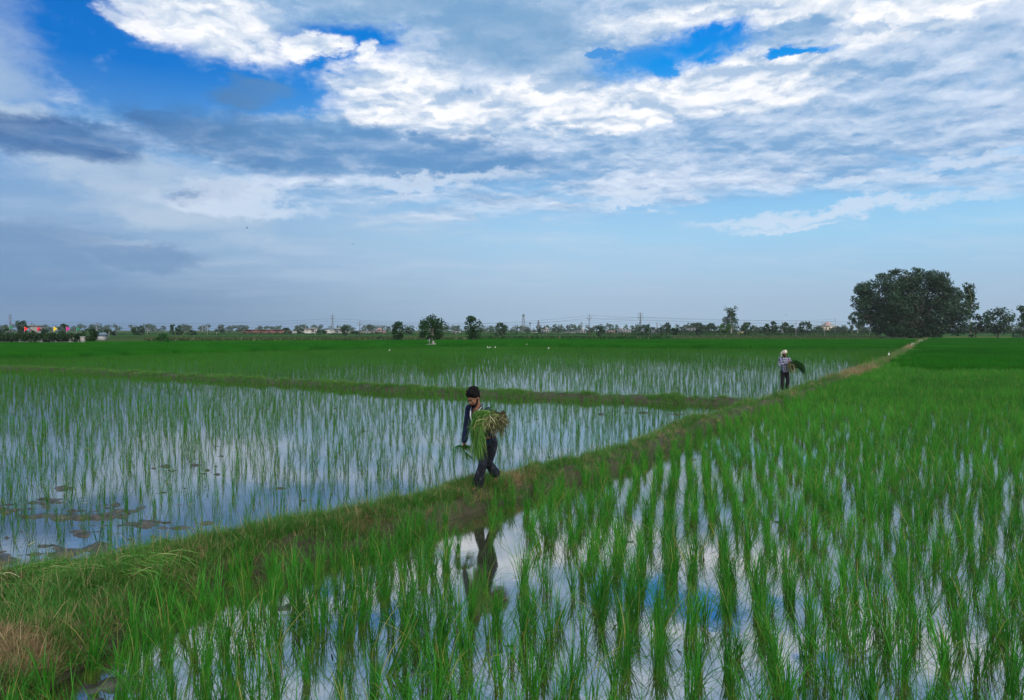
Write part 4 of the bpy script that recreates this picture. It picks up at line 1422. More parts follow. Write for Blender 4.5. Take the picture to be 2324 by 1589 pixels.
# ------------------------------------------------------------------ houses
def house(name, u0, u1, vt, d, wall, label, storeys=1, roof_extra=True, depth=8.0, windows=3, tower=None, door=True, parapet=True):
    x0, x1 = xat(u0, d), xat(u1, d)
    W = x1 - x0; H = zat(vt, d)
    e = empty(name, ((x0 + x1) / 2, d, 0)); tag(e, label, 'house' if 'house' in name else 'building')
    mb = MB(); mb.box((0, depth / 2, H / 2), (W, depth, H))
    if tower:
        tx, tw, th = tower
        mb.box((tx * W, depth / 2, H + th / 2 + 0.14), (tw * W, depth * 0.4, th))
    mb.build('wall', wall, e)
    mb = MB(); mb.box((0, depth / 2 - 0.1, H + 0.07), (W + 0.7, depth + 0.8, 0.14)); mb.build('roof', M['white_wash'] if wall is not M['brick'] else M['concrete'], e)
    sh = H / storeys
    for s in range(storeys):
        for k in range(windows):
            xx = -W / 2 + W * (k + 0.5) / windows
            w = min(1.6, W / windows * 0.45); h = sh * 0.42
            if door and s == 0 and k == windows // 2:
                mb = MB(); mb.box((xx, -0.03, sh * 0.36), (w, 0.1, sh * 0.72)); mb.build('door', M['dark_open'], e)
            else:
                mb = MB(); mb.box((xx, -0.03, s * sh + sh * 0.58), (w, 0.1, h)); mb.build('window', M['dark_open'], e)
        if storeys > 1 and s:
            mb = MB(); mb.box((0, -0.35, s * sh + 0.05), (W * 0.96, 0.7, 0.16)); mb.build('ledge', M['concrete'], e)
    return e


# unfinished red brick block: long, two storeys, jagged roofline and open bays
D = 450.0
e = empty('brick_building', (xat(600, D), D, 0)); tag(e, 'long unfinished red brick building with open bays and flat ragged roofline', 'building')
H = zat(748, D); W = 95 / FPX * D
mb = MB()
mb.box((0, 6, H * 0.30), (W * 1.12, 9, H * 0.60))
for i, (cx, w, h) in enumerate(((-0.40, 0.18, 0.97), (-0.22, 0.15, 0.93), (-0.04, 0.19, 1.0), (0.14, 0.15, 0.95), (0.31, 0.17, 1.0), (0.44, 0.09, 0.92))):
    mb.box((cx * W, 6.2, H * h / 2), (w * W, 8, H * h))
mb.build('wall', M['brick'], e)
mb = MB()
for cx, w in ((-0.40, 0.19), (-0.04, 0.2), (0.31, 0.18)):
    mb.box((cx * W, 5.6, H * 1.0 + 0.08), (w * W * 1.05, 9.6, 0.18))
mb.build('roof', M['concrete'], e)
for cx in (-0.45, -0.36, -0.26, -0.18, -0.09, 0.0, 0.11, 0.18, 0.27, 0.36):
    mb = MB(); mb.box((cx * W, 2.1, H * 0.75), (0.9, 0.3, H * 0.26)); mb.build('window', M['dark_open'], e)
for cx in (-0.48, -0.3, -0.1, 0.1, 0.3, 0.47):
    mb = MB(); mb.box((cx * W, 1.45, H * 0.28), (1.2, 0.3, H * 0.36)); mb.build('doorway', M['dark_open'], e)

# the two white houses
D = 400.0
e = empty('white_house', (xat(695, D), D, 0)); tag(e, 'whitewashed two-part house with a dark tall opening and flat roof slab', 'house')
H = zat(747, D)
mb = MB(); mb.box((-0.6, 3, H / 2), (6.6, 6, H)); mb.box((-6.2, 3, H * 0.28), (4.4, 5, H * 0.56)); mb.box((4.2, 3.6, H * 0.46), (3.2, 6, H * 0.92)); mb.build('wall', M['white_wash'], e)
mb = MB(); mb.box((0.4, 3, H + 0.12), (9.6, 7, 0.24)); mb.box((3.6, 3, H + 0.55), (4.2, 4.0, 0.5)); mb.build('roof', M['grey_wall'], e)
mb = MB(); mb.box((-1.6, -0.06, H * 0.42), (1.0, 0.14, H * 0.62)); mb.build('doorway', M['dark_open'], e)
for xx in (0.9, 4.0): 
    mb = MB(); mb.box((xx, -0.06 if xx < 2 else 0.55, H * 0.6), (0.9, 0.14, 0.9)); mb.build('window', M['dark_open'], e)
mb = MB(); mb.box((2.6, 1.0, H * 0.5), (0.5, 0.5, H)); mb.build('column', M['concrete'], e)
e = empty('white_house', (xat(750, D), D + 12, 0)); tag(e, 'second white house with dark porch in front of the tall pointed pylon', 'house')
mb = MB(); mb.box((-3.5, 3, H * 0.42), (6, 6, H * 0.84)); mb.box((2.2, 3, H * 0.5), (4.6, 6, H)); mb.build('wall', M['white_wash'], e)
mb = MB(); mb.box((1.2, 2.6, H + 0.12), (8.2, 7.4, 0.26)); mb.box((2.4, 3, H + 0.7), (4.0, 4, 0.34)); mb.build('roof', M['grey_wall'], e)
mb = MB(); mb.box((3.0, -0.06, H * 0.38), (1.6, 0.14, H * 0.7)); mb.build('doorway', M['dark_open'], e)
for xx in (-5.2, -3.2, 1.0):
    mb = MB(); mb.box((xx, -0.06, H * 0.52), (0.9, 0.14, 0.9)); mb.build('window', M['dark_open'], e)
# low compound walls
for (u0, u1, vt, lab) in ((665, 707, 759, 'low white compound wall in front of the first white house'), (770, 793, 760.5, 'short low white wall right of the second white house'), (735, 752, 759, 'low white wall in front of the second white house')):
    D = 392; x0, x1 = xat(u0, D), xat(u1, D)
    e = empty('compound_wall', ((x0 + x1) / 2, D, 0)); tag(e, lab, 'wall')
    mb = MB(); mb.box((0, 0, 0.85), (x1 - x0, 0.25, 1.7)); mb.build('panel', M['white_wash'], e)
    mb = MB(); mb.box((0, 0, 1.76), (x1 - x0 + 0.1, 0.35, 0.12)); mb.build('coping', M['concrete'], e)

VH = [('village_house', 812, 838, 753, 470, 'white_wash', 'long low whitewashed house just right of the middle wooden pole', 4, None), ('village_house', 842, 858, 751.5, 500, 'grey_wall', 'grey flat-roofed house left of the pink villa', 2, (0.2, 0.3, 1.0)),
      ('village_house', 850, 872, 749, 470, 'pink_wall', 'pinkish villa with a roof room, behind the low dark rounded bush', 3, (-0.1, 0.4, 1.3)), ('village_house', 874, 893, 757, 440, 'white_wash', 'low bright white outbuilding left of the dark uneven tree', 3, None),
      ('village_house', 1026, 1044, 752, 500, 'grey_wall', 'grey house between the round-crowned tree and the oval tree', 2, None),
      ('village_house', 1107, 1120, 757, 430, 'cream_wall', 'low sandy coloured building at the left foot of the dome-shaped tree', 2, None),
      ('village_house', 1229, 1246, 747.5, 480, 'grey_wall', 'grey block with a roof room near the second mast', 3, (0.2, 0.3, 1.2)), ('village_house', 1262, 1276, 756.5, 430, 'cream_wall', 'cream low house left of the long white shed', 2, None),
      ('village_house', 1282, 1303, 754, 440, 'white_wash', 'long white shed with pale roof left of the tall wooden pole', 4, None), ('village_house', 1306, 1330, 751, 470, 'grey_wall', 'grey two-storey row behind the tall wooden pole', 4, (0.25, 0.15, 2.0)),
      ('village_house', 1376, 1396, 750, 500, 'pink_wall', 'dull pink house right of the feathery-topped tree', 3, None), ('village_house', 1402, 1432, 748, 500, 'grey_wall', 'wide grey village house with a row of windows left of the big pylon', 5, (-0.2, 0.25, 1.4)),
      ('village_house', 1483, 1496, 750, 470, 'grey_wall', 'small grey house right of the tree at the big pylon', 2, None), ('village_house', 1563, 1578, 745, 450, 'grey_wall', 'grey house with a flat roof in the trees behind the small ball-shaped tree', 2, None),
      ('village_house', 1208, 1220, 755, 450, 'white_wash', 'tiny white house under the second mast', 2, None)]
for (nm, u0, u1, vt, d, w, lab, nw, tw) in VH:
    house(nm, u0, u1, vt, d, M[w], lab, windows=nw, tower=tw, storeys=1 if vt > 750 else 2)
e = house('yellow_hut', 1677, 1686, 753, 380, M['yellow_wall'], 'tiny yellow hut between the tall gum tree and the rounded green tree', windows=1, depth=3)
e = house('roof_house', 67, 75, 739, 205, M['concrete'], 'white upper floor of a house showing behind the flags', windows=2, depth=6)

# temple with a small dome
D = 620.0
e = empty('temple', (xat(1882, D), D, 0)); tag(e, 'pale temple with a stepped pinkish dome among far trees by the bare pole', 'temple')
mb = MB(); mb.box((0, 4, 2.6), (13, 8, 5.2)); mb.build('wall', M['cream_wall'], e)
mb = MB(); mb.box((0, 4, 6.3), (17.5, 9.4, 0.5)); mb.build('roof', M['white_wash'], e)
mb = MB(); mb.box((0, 4, 6.9), (8, 6, 1.0)); mb.ball((0, 4, 7.3), (3.2, 2.6, 2.4)); mb.tube([(0, 4, 9.4), (0, 4, 10.6)], [0.3, 0.08]); mb.build('dome', M['pink_wall'], e)
for xx in (-6, -3, 0, 3, 6):
    mb = MB(); mb.box((xx, -0.08, 3.6), (1.2, 0.2, 2.2)); mb.build('window', M['dark_open'], e)
D = 500.0
e = empty('signal_gantry', (xat(1859, D), D, 0)); tag(e, 'thin dark goalpost-shaped gantry left of the pale temple', 'gantry')
mb = MB(); z = zat(739, D); mb.box((0, 0, z), (9.5, 0.35, 0.35)); mb.build('beam', M['steel'], e)
for xx in (-4.6, 4.6):
    mb = MB(); mb.box((xx, 0, z / 2 - 0.2), (0.3, 0.3, z - 0.1)); mb.build('post', M['steel'], e)
# parked white car far off in the meadow
D = 440.0
e = empty('white_car', (xat(1765, D), D, 0.16)); tag(e, 'tiny white car parked in the meadow under the feathery trees', 'car')
mb = MB(); mb.box((0, 0, 0.55), (3.9, 1.6, 0.5)); V = [(-1.2, -.75, .8), (1.4, -.75, .8), (1.4, .75, .8), (-1.2, .75, .8), (-.8, -.62, 1.35), (.9, -.62, 1.35), (.9, .62, 1.35), (-.8, .62, 1.35)]
mb.add(V, [(0, 1, 5, 4), (1, 2, 6, 5), (2, 3, 7, 6), (3, 0, 4, 7), (4, 5, 6, 7)]); mb.build('body', M['white_wash'], e)
for xx in (-1.2, 1.2):
    for yy in (-0.78, 0.78):
        mb = MB(); mb.tube([(xx, yy - .09, 0.3), (xx, yy + .09, 0.3)], 0.3, n=12); mb.build('wheel', M['dark_open'], e)

# stone platform under the round-crowned tree
D = 105.0
e = empty('stone_platform', (xat(976, D), D, 0)); tag(e, 'low pale stone platform at the foot of the round-crowned tree', 'platform')
mb = MB(); mb.box((0, 0, 0.2), (1.9, 1.5, 0.5)); mb.box((0.25, 0.1, 0.49), (1.3, 1.0, 0.10)); mb.build('slab', M['concrete'], e)
mb = MB(); mb.box((0.5, 0, 0.66), (0.25, 0.2, 0.28)); mb.ball((0.5, 0, 0.9), 0.13); mb.tube([(0.5, 0, 0.54), (0.9, 0, 0.58)], 0.07); mb.build('shrine', M['concrete'], e)
e = empty('hand_pump', (xat(974, D), D + 0.3, 0)); tag(e, 'thin grey-green hand pump standing on the left of the stone platform', 'pump')
mb = MB(); mb.tube([(0, 0, 0.4), (0, 0, 1.35)], 0.07); mb.tube([(0, 0, 1.15), (-0.2, -0.1, 1.1), (-0.24, -0.12, 1.0)], 0.03); mb.build('barrel', M['steel'], e)
mb = MB(); mb.tube([(0, 0, 1.32), (0.25, 0, 1.42), (0.5, 0, 1.15)], 0.02); mb.build('handle', M['steel'], e)

# ------------------------------------------------------------------ pylons, masts, poles
def bar(mb, a, b, r):
    mb.tube([a, b], r, n=4)


def pylon(u, vt, d, label, base_w=None, arms=(0.72, 0.84, 0.95), body=8, tip=0.10, armlen=0.13, name='lattice_pylon', cat='pylon', th=None, group=None):
    H = zat(vt, d); bw = base_w or H * 0.17
    t = th or max(0.05, d * 0.00022)
    e = empty(name, (xat(u, d), d, 0), 0.35); tag(e, label, cat, group)
    mb = MB()
    def hw(z):
        f = z / H
        return (bw / 2) * (1 - f / 0.62) + tip * bw * (f / 0.62) if f < 0.62 else tip * bw * (1 - (f - 0.62) * 1.8)
    zs = [H * (1 - (1 - k / body) ** 1.25) for k in range(body + 1)]
    for k in range(body):
        z0, z1 = zs[k], zs[k + 1]; a, b = hw(z0), hw(z1)
        for (sx, sy) in ((1, 1), (1, -1), (-1, -1), (-1, 1)):
            bar(mb, (sx * a, sy * a, z0), (sx * b, sy * b, z1), t)
        cs = [(1, 1), (1, -1), (-1, -1), (-1, 1)]
        for q in range(4):
            p, s = cs[q], cs[(q + 1) % 4]
            bar(mb, (p[0] * a, p[1] * a, z0), (s[0] * b, s[1] * b, z1), t * 0.7)
            bar(mb, (s[0] * a, s[1] * a, z0), (p[0] * b, p[1] * b, z1), t * 0.7)
            bar(mb, (p[0] * b, p[1] * b, z1), (s[0] * b, s[1] * b, z1), t * 0.7)
    mb.build('lattice', M['steel'], e)
    for f in arms:
        z = H * f; L = H * armlen * (1.1 - 0.4 * (f - 0.7))
        mb = MB()
        for s in (-1, 1):
            for q in (-1, 1):
                bar(mb, (s * hw(z), q * hw(z), z), (s * L, 0, z + 0.1), t * 0.8)
            bar(mb, (s * hw(z), 0, z + H * 0.05), (s * L, 0, z + 0.1), t * 0.8)
            bar(mb, (s * L, 0, z), (s * L, 0, z - H * 0.035), t * 1.2)
        mb.build('crossarm', M['steel'], e)
    return e


pylon(755, 712, 620, 'tall pointed lattice pylon rising behind the second white house', arms=(0.72, 0.86), armlen=0.09)
pylon(1453, 710, 620, 'big lattice pylon with three crossarms behind the wide dark tree', armlen=0.15)
pylon(24.5, 713, 420, 'grey lattice pylon at the far left above the hedge', armlen=0.08, arms=(0.78, 0.9))
pylon(220, 732, 900, 'faint pylon in the haze right of the flags')
pylon(460, 738, 800, 'faint small pylon left of the brick building')
pylon(694, 735, 900, 'faint pylon above the first white house')
pylon(1320, 731, 900, 'faint pylon left of the tall wooden pole')
pylon(1491, 733, 950, 'faint pylon right of the big three-armed pylon')
pylon(1188, 714, 600, 'slim telecom mast with antenna panels on top above the village', arms=(), base_w=2.6, body=11, tip=0.4, th=0.07, name='telecom_mast', cat='mast')
e = bpy.context.scene.objects['telecom_mast']
mb = MB(); H = zat(714, 600)
for k in range(6):
    a = k * math.pi / 3; mb.box((math.cos(a) * 0.9, math.sin(a) * 0.9, H - 0.9 + (k % 2) * 0.5), (0.3, 0.3, 1.8), rz=a)
mb.box((0, 0, H - 1.9), (1.7, 1.7, 0.12)); mb.build('antenna', M['steel'], e)
pylon(1222, 727, 650, 'shorter telecom mast right of the slim one', arms=(), base_w=2.2, body=9, tip=0.4, name='telecom_mast', cat='mast')
D = 560
e = empty('floodlight_post', (xat(1203, D), D, 0)); tag(e, 'dark post with a flared head between the two telecom masts', 'post')
z = zat(733, D); mb = MB(); mb.tube([(0, 0, 0), (0, 0, z)], 0.22, n=6); mb.build('post', M['woodpole'], e)
mb = MB(); mb.tube([(0, 0, z - 1.2), (0, 0, z + 0.2)], [0.35, 0.9], n=8); mb.build('head', M['woodpole'], e)
pylon(1775, 731, 420, 'slim pylon with red painted top behind the upright dark tree', arms=(0.97,), armlen=0.1, body=6)


def pole(u, vt, d, label, mat='woodpole', r=0.10, arm=True, lean=0.0, name='utility_pole', z0=0.0, vee=True):
    H = zat(vt, d)
    e = empty(name, (xat(u, d), d, z0)); tag(e, label, 'pole')
    mb = MB(); mb.tube([(0, 0, -0.2), (lean * H, 0, H)], [r, r * 0.6], n=8); mb.build('shaft', M[mat], e)
    if arm:
        zc = H * 0.87; xc = lean * zc; w = max(0.55, H * 0.075)
        mb = MB()
        if vee:
            mb.tube([(xc - w, 0, zc + 0.12), (xc - w * 0.8, 0, zc - 0.1), (xc, 0, zc - 0.28), (xc + w * 0.8, 0, zc - 0.1), (xc + w, 0, zc + 0.12)], 0.045, n=6)
        else:
            mb.box((xc, 0, zc), (2 * w, 0.1, 0.1))
        mb.build('crossarm', M[mat], e)
        for s in (-1, 0, 1):
            mb = MB(); xx, zz = (xc + s * w, zc + 0.22) if s else (lean * H, H + 0.08)
            mb.ball((xx, 0, zz), (0.07, 0.07, 0.12), n=8, m=6); mb.build('insulator', M['insul'], e)
    return e


pole(817, 729, 168, 'middle wooden pole with a V-shaped crossarm, by the low whitewashed house', r=0.09)
pole(1337, 715, 160, 'tall dark wooden pole with a V-shaped crossarm in the centre of the fields', r=0.10)
pole(471, 738, 330, 'pole left of the brick building with a small crossarm', 'concrete', r=0.14)
pole(335, 745, 330, 'field pole right of the tall dark pointed tree', 'concrete', r=0.14)
pole(248, 752, 230, 'thin white concrete post without wires near the blue-grey shed', 'concrete', r=0.09, arm=False)
pole(492, 753, 330, 'stubby pale post in the trees right of the small pylon', 'concrete', r=0.14, arm=False)
pole(1689, 726, 420, 'pole above the rounded green tree', 'concrete', r=0.16)
pole(1806, 731, 280, 'upright concrete pole left of the dark umbrella-shaped tree', 'concrete', r=0.13)
pole(1872, 729, 285, 'concrete pole leaning steeply to the left beside the umbrella-shaped tree', 'concrete', r=0.13, lean=-0.19)
pole(1895, 722, 420, 'straight bare pole with a short crossbar near the temple', 'steel', r=0.16, vee=False)
pole(1973, 722, 240, 'concrete pole with V-shaped crossarm at the left side of the huge spreading tree', 'concrete', r=0.12, lean=-0.01)
pole(2198, 745, 230, 'short white post standing between the slim gum trunk and the huge tree', 'concrete', r=0.09, arm=False)
pole(1332, 756, 168, 'small field stake', 'woodpole', r=0.04, arm=False, name='stake') if False else None


def wire(pts, label, sag=0.8, r=None, group=None):
    P = [np.array((xat(u, d), d, zat(v, d))) for u, v, d in pts]
    out, rad = [], []
    for a, b in zip(P[:-1], P[1:]):
        for t in np.linspace(0, 1, 14)[:-1]:
            q = a + (b - a) * t; q[2] -= 4 * sag * t * (1 - t); out.append(q)
    out.append(P[-1])
    rad = [max(0.012, (r or 0.00011) * q[1]) for q in out]
    mb = MB(); mb.tube(out, rad, n=4)
    o = mb.build('power_line', M['wire']); tag(o, label, 'power line', group)


for k, (dv, w) in enumerate(((0, 'topmost'), (6, 'middle'), (12, 'lowest'))):
    wire([(-60, 727 + dv, 560), (24, 728 + dv, 420), (755, 723 + dv, 620)], '%s wire running left from the tall pointed pylon over the brick building' % w, sag=3)
    wire([(755, 723 + dv, 620), (1453, 720 + dv, 620)], '%s wire between the tall pointed pylon and the big three-armed pylon' % w, sag=5)
    wire([(1453, 720 + dv, 620), (2420, 727 + dv, 700)], '%s wire running right from the big three-armed pylon' % w, sag=3)
for k, (dv, w) in enumerate(((0, 'upper'), (6, 'lower'))):
    wire([(817, 730 + dv, 168), (1337, 716 + dv, 160)], '%s wire between the middle pole and the tall wooden pole' % w, sag=1.3)
    wire([(1337, 716 + dv, 160), (1895, 724 + dv, 420)], '%s wire from the tall wooden pole towards the temple pole' % w, sag=1.3)

# ------------------------------------------------------------------ egrets and flying birds
M['egret'] = pmat('white_feathers', (0.78, 0.78, 0.76, 1), scale=20, var=0.05)
M['beak'] = pmat('yellow_beak', (0.6, 0.4, 0.08, 1), scale=20, var=0.1)
M['blackleg'] = pmat('dark_leg', (0.03, 0.03, 0.03, 1), scale=20, var=0.1)


def egret_parts(pose):
    mb = MB()
    if pose == 0:     # upright, neck drawn up
        mb.tube([(-0.17, 0, 0.20), (-0.08, 0, 0.26), (0.02, 0, 0.33), (0.09, 0, 0.40)], [0.015, 0.055, 0.075, 0.04], n=10)
        mb.tube([(0.06, 0, 0.38), (0.12, 0, 0.46), (0.08, 0, 0.53), (0.10, 0, 0.60), (0.14, 0, 0.62)], [0.04, 0.022, 0.018, 0.022, 0.02], n=8)
        bk = [(0.155, 0, 0.618), (0.245, 0, 0.60)]
    else:             # stooping to feed
        mb.tube([(-0.20, 0, 0.30), (-0.10, 0, 0.31), (0.02, 0, 0.30), (0.10, 0, 0.28)], [0.015, 0.06, 0.075, 0.04], n=10)
        mb.tube([(0.08, 0, 0.29), (0.18, 0, 0.36), (0.23, 0, 0.30), (0.26, 0, 0.24)], [0.04, 0.022, 0.02, 0.022], n=8)
        bk = [(0.265, 0, 0.23), (0.32, 0, 0.17)]
    body = fuse(mb, 'egret', M['egret'], 0.012, 2)
    mb = MB(); mb.tube(bk, [0.011, 0.003], n=6); beak = mb.mesh('beak', M['beak'])
    legs = []
    for s in (-0.03, 0.03):
        mb = MB(); mb.tube([(-0.01, s, 0.27), (-0.02, s, 0.14), (0.0, s, 0.0)], 0.008, n=6); mb.tube([(0, s, 0.004), (0.05, s, 0.004)], 0.006, n=5)
        legs.append(mb.mesh('leg', M['blackleg']))
    return body, beak, legs


EG = [egret_parts(0), egret_parts(1)]


def egret(u, v, z, pose, rot, scale, label, group=None):
    g = gp(u, v, z)
    o = link('egret', EG[pose][0], loc=(g[0], g[1], z), rotz=rot); o.scale = (scale,) * 3
    tag(o, label, 'egret', group)
    link('beak', EG[pose][1], o)
    for l in EG[pose][2]: link('leg', l, o)


gE = 'white egrets on the far fields'
egret(2017, 810, 0.45, 0, 1.0, 0.67, 'tall white egret standing upright left of the far dry path, alone', gE)
egret(2069, 785, 0.35, 0, 0.3, 0.70, 'left of two white egrets on the pale stretch of the far path', gE)
egret(2074, 784, 0.35, 1, 2.6, 0.70, 'right of two white egrets on the pale stretch of the far path', gE)
egret(2086, 777, 0.35, 0, 0.2, 0.75, 'left of the two farthest egrets on the path before the huge tree', gE)
egret(2091, 776.5, 0.35, 0, 3.0, 0.75, 'right of the two farthest egrets on the path before the huge tree', gE)
egret(1107, 792, 0.55, 0, 2.8, 0.54, 'white egret stooping in the far rice below the oval tree, left of a pair', gE)
egret(1112, 791.5, 0.55, 0, 0.3, 0.46, 'small white egret just right of the stooping one below the oval tree', gE)
egret(1124, 791.5, 0.55, 0, 0.1, 0.54, 'white egret with bent neck in the far rice below the dome-shaped tree', gE)
egret(1195, 784, 0.55, 0, 0.1, 0.42, 'tiny upright egret in the far rice below the telecom mast', gE)
egret(1245, 794, 0.55, 0, 0.1, 0.54, 'white egret alone in the far rice left of the tall wooden pole', gE)
egret(884, 798, 0.5, 0, 0.1, 0.42, 'small white egret in the far rice below the dark uneven tree', gE)
egret(1936, 846, 0.10, 0, 0.4, 0.52, 'white egret wading beside the dry grass on the far path', gE)


def flying(u, v, d, span, rot, label):
    e_loc = (xat(u, d), d, zat(v, d))
    mb = MB()
    mb.tube([(-0.22, 0, 0), (-0.1, 0, 0.01), (0.05, 0, 0.01), (0.17, 0, 0)], [0.01, 0.05, 0.06, 0.02], n=8)
    me = mb.mesh('bird', M['blackleg'])
    o = link('bird', me, loc=e_loc, rotz=rot); tag(o, label, 'bird')
    for s in (-1, 1):
        V = []
        for i in range(5):
            t = i / 4; y = s * (0.04 + t * span / 2); zz = 0.10 * math.sin(t * 2.4)
            c = 0.10 * (1 - 0.75 * t)
            V += [(0.05 + c * 0.4 - 0.05 * t, y, zz), (0.05 - c * 1.2 - 0.05 * t, y, zz), ]
        V = np.array(V); n = len(V)
        VV = np.concatenate([V + [0, 0, 0.006], V - [0, 0, 0.006]])
        F = []
        for i in range(4):
            a = 2 * i
            F += [(a, a + 1, a + 3, a + 2), (a + n, a + 2 + n, a + 3 + n, a + 1 + n), (a, a + 2, a + 2 + n, a + n), (a + 1, a + 1 + n, a + 3 + n, a + 3)]
        link('wing', mesh_np('wing', VV, F, mat=M['blackleg']), o)


flying(564, 519, 120, 0.9, 0.1, 'dark bird flying alone in the pale sky at left')
flying(803, 555, 150, 0.8, 1.2, 'small dark bird flying right of and lower than the other one')
flying(1784, 715, 200, 0.9, 0.6, 'tiny dark bird flying low over the row of trees at right')
# ------------------------------------------------------------------ people
def cloth(name, c1, c2, scale=6, rough=0.9, thr=(0.4, 0.62), c3=None):
    m, T_ = newmat(name)
    tc = T_.node('ShaderNodeTexCoord')
    n = T_.noise(tc.outputs['Object'], scale=scale, detail=6, rough=0.62)
    col = T_.mix(T_.smooth(n, *thr), c1, c2)
    if c3:
        n3 = T_.noise(tc.outputs['Object'], scale=scale * 2.3, detail=5, rough=0.7)
        col = T_.mix(T_.smooth(n3, 0.56, 0.66), col, c3)
    p = T_.node('ShaderNodeBsdfPrincipled'); T_.l.new(col, p.inputs['Base Color'])
    p.inputs['Roughness'].default_value = rough; p.inputs['Specular IOR Level'].default_value = 0.2
    fine = T_.noise(tc.outputs['Object'], scale=28, detail=4)
    b = T_.node('ShaderNodeBump'); b.inputs['Strength'].default_value = 0.5; b.inputs['Distance'].default_value = 0.01
    T_.l.new(fine, b.inputs['Height']); T_.l.new(b.outputs[0], p.inputs['Normal'])
    finish(T_, p.outputs[0])
    return m


M['darkleaf'] = leafmat('dark_sheaf_leaf', (0.006, 0.028, 0.008, 1), (0.025, 0.09, 0.018, 1), None, trans=0.15)


M['palestem'] = leafmat('pale_stem', (0.16, 0.22, 0.06, 1), (0.50, 0.50, 0.27, 1), None, trans=0.2, rand='island')


M['rootmud'] = pmat('muddy_roots', (0.035, 0.030, 0.016, 1), rough=0.9, var=0.6, scale=30, spec=0.1, bump=0.8)


def plaid_mat():
    m, T_ = newmat('plaid_cotton')
    tc = T_.node('ShaderNodeTexCoord'); sp = T_.node('ShaderNodeSeparateXYZ')
    n = T_.noise(tc.outputs['Object'], scale=5, detail=2, color=True)
    w = T_.vmath('ADD', tc.outputs['Object'], T_.vmath('SCALE', T_.vmath('SUBTRACT', n, (0.5, 0.5, 0.5)), scale=0.05))
    T_.l.new(w, sp.inputs[0])
    def stripe(s, per):
        f = T_.math('FRACT', T_.math('DIVIDE', s, per))
        return T_.smooth(T_.math('ABSOLUTE', T_.math('SUBTRACT', f, 0.5)), 0.22, 0.28)
    a = stripe(T_.math('ADD', sp.outputs[0], T_.math('MULTIPLY', sp.outputs[1], 0.4)), 0.07); c = stripe(sp.outputs[2], 0.07)
    s = T_.math('ADD', T_.math('MULTIPLY', a, 0.5), T_.math('MULTIPLY', c, 0.5))
    col = T_.ramp(s, [(0.0, (0.012, 0.014, 0.05, 1)), (0.45, (0.10, 0.11, 0.19, 1)), (0.55, (0.12, 0.13, 0.21, 1)), (1.0, (0.40, 0.40, 0.46, 1))])
    p = T_.node('ShaderNodeBsdfPrincipled'); T_.l.new(col, p.inputs['Base Color']); p.inputs['Roughness'].default_value = 0.9
    finish(T_, p.outputs[0])
    return m


M['skin'] = pmat('brown_skin', (0.19, 0.088, 0.052, 1), rough=0.65, scale=14, var=0.12, spec=0.35)
M['skin2'] = pmat('dark_skin', (0.13, 0.06, 0.04, 1), rough=0.6, scale=14, var=0.12, spec=0.3)
M['hair'] = pmat('black_hair', (0.006, 0.005, 0.006, 1), rough=0.8, scale=40, var=0.4, bump=0.8, spec=0.1)
M['navy'] = cloth('navy_cotton', (0.007, 0.011, 0.035, 1), (0.014, 0.022, 0.062, 1), 5)
M['denim'] = cloth('muddy_denim', (0.006, 0.007, 0.012, 1), (0.013, 0.017, 0.030, 1), 5, c3=(0.065, 0.07, 0.085, 1))
M['black'] = cloth('black_trousers', (0.008, 0.008, 0.011, 1), (0.016, 0.016, 0.022, 1), 5)
M['trim'] = cloth('pale_trim', (0.30, 0.42, 0.45, 1), (0.62, 0.62, 0.60, 1), 30)
M['turban'] = cloth('cream_cloth', (0.42, 0.37, 0.31, 1), (0.62, 0.57, 0.49, 1), 9)
M['plaid'] = plaid_mat()
M['rubber'] = pmat('wet_rubber', (0.02, 0.035, 0.03, 1), rough=0.4, scale=10, var=0.3, spec=0.5)
M['eyewhite'] = pmat('eye_white', (0.10, 0.085, 0.075, 1), rough=0.5, scale=10, var=0.05)
M['iris'] = pmat('dark_iris', (0.012, 0.008, 0.006, 1), rough=0.15, scale=10, var=0.05)


def basis(fwd, up):
    f = Vector(fwd).normalized(); u = Vector(up); u = (u - f * u.dot(f)).normalized(); l = u.cross(f)
    return np.array([f, l, u]).T      # columns: forward, left, up


def head_shapes(mb, c, B, s=1.0):
    c = np.array(c, float); R = B
    P = lambda x, y, z: c + R @ (np.array([x, y, z]) * s)
    mb.ball(P(-0.008, 0, 0.03), np.array([0.098, 0.076, 0.092]) * s, R, 16, 12)       # skull
    mb.ball(P(0.035, 0, -0.035), np.array([0.060, 0.058, 0.078]) * s, R, 14, 10)      # face
    mb.ball(P(0.052, 0, -0.088), np.array([0.034, 0.036, 0.028]) * s, R, 12, 8)       # chin
    mb.ball(P(0.088, 0, 0.020), np.array([0.014, 0.044, 0.010]) * s, R, 10, 6)        # brow
    mb.tube([P(0.092, 0, 0.008), P(0.106, 0, -0.014), P(0.114, 0, -0.030)], [0.008 * s, 0.010 * s, 0.014 * s], n=8)
    for q in (-1, 1):
        mb.ball(P(0.102, q * 0.011, -0.033), 0.009 * s, R, 8, 6)                       # nostril wing
        mb.ball(P(0.072, q * 0.036, -0.022), np.array([0.02, 0.018, 0.014]) * s, R, 8, 6)   # cheekbone
        mb.ball(P(-0.012, q * 0.080, -0.005), np.array([0.020, 0.008, 0.032]) * s, R, 10, 8)  # ear
    mb.ball(P(0.092, 0, -0.060), np.array([0.009, 0.024, 0.006]) * s, R, 8, 6)        # upper lip
    mb.ball(P(0.089, 0, -0.070), np.array([0.009, 0.020, 0.007]) * s, R, 8, 6)        # lower lip
    return P


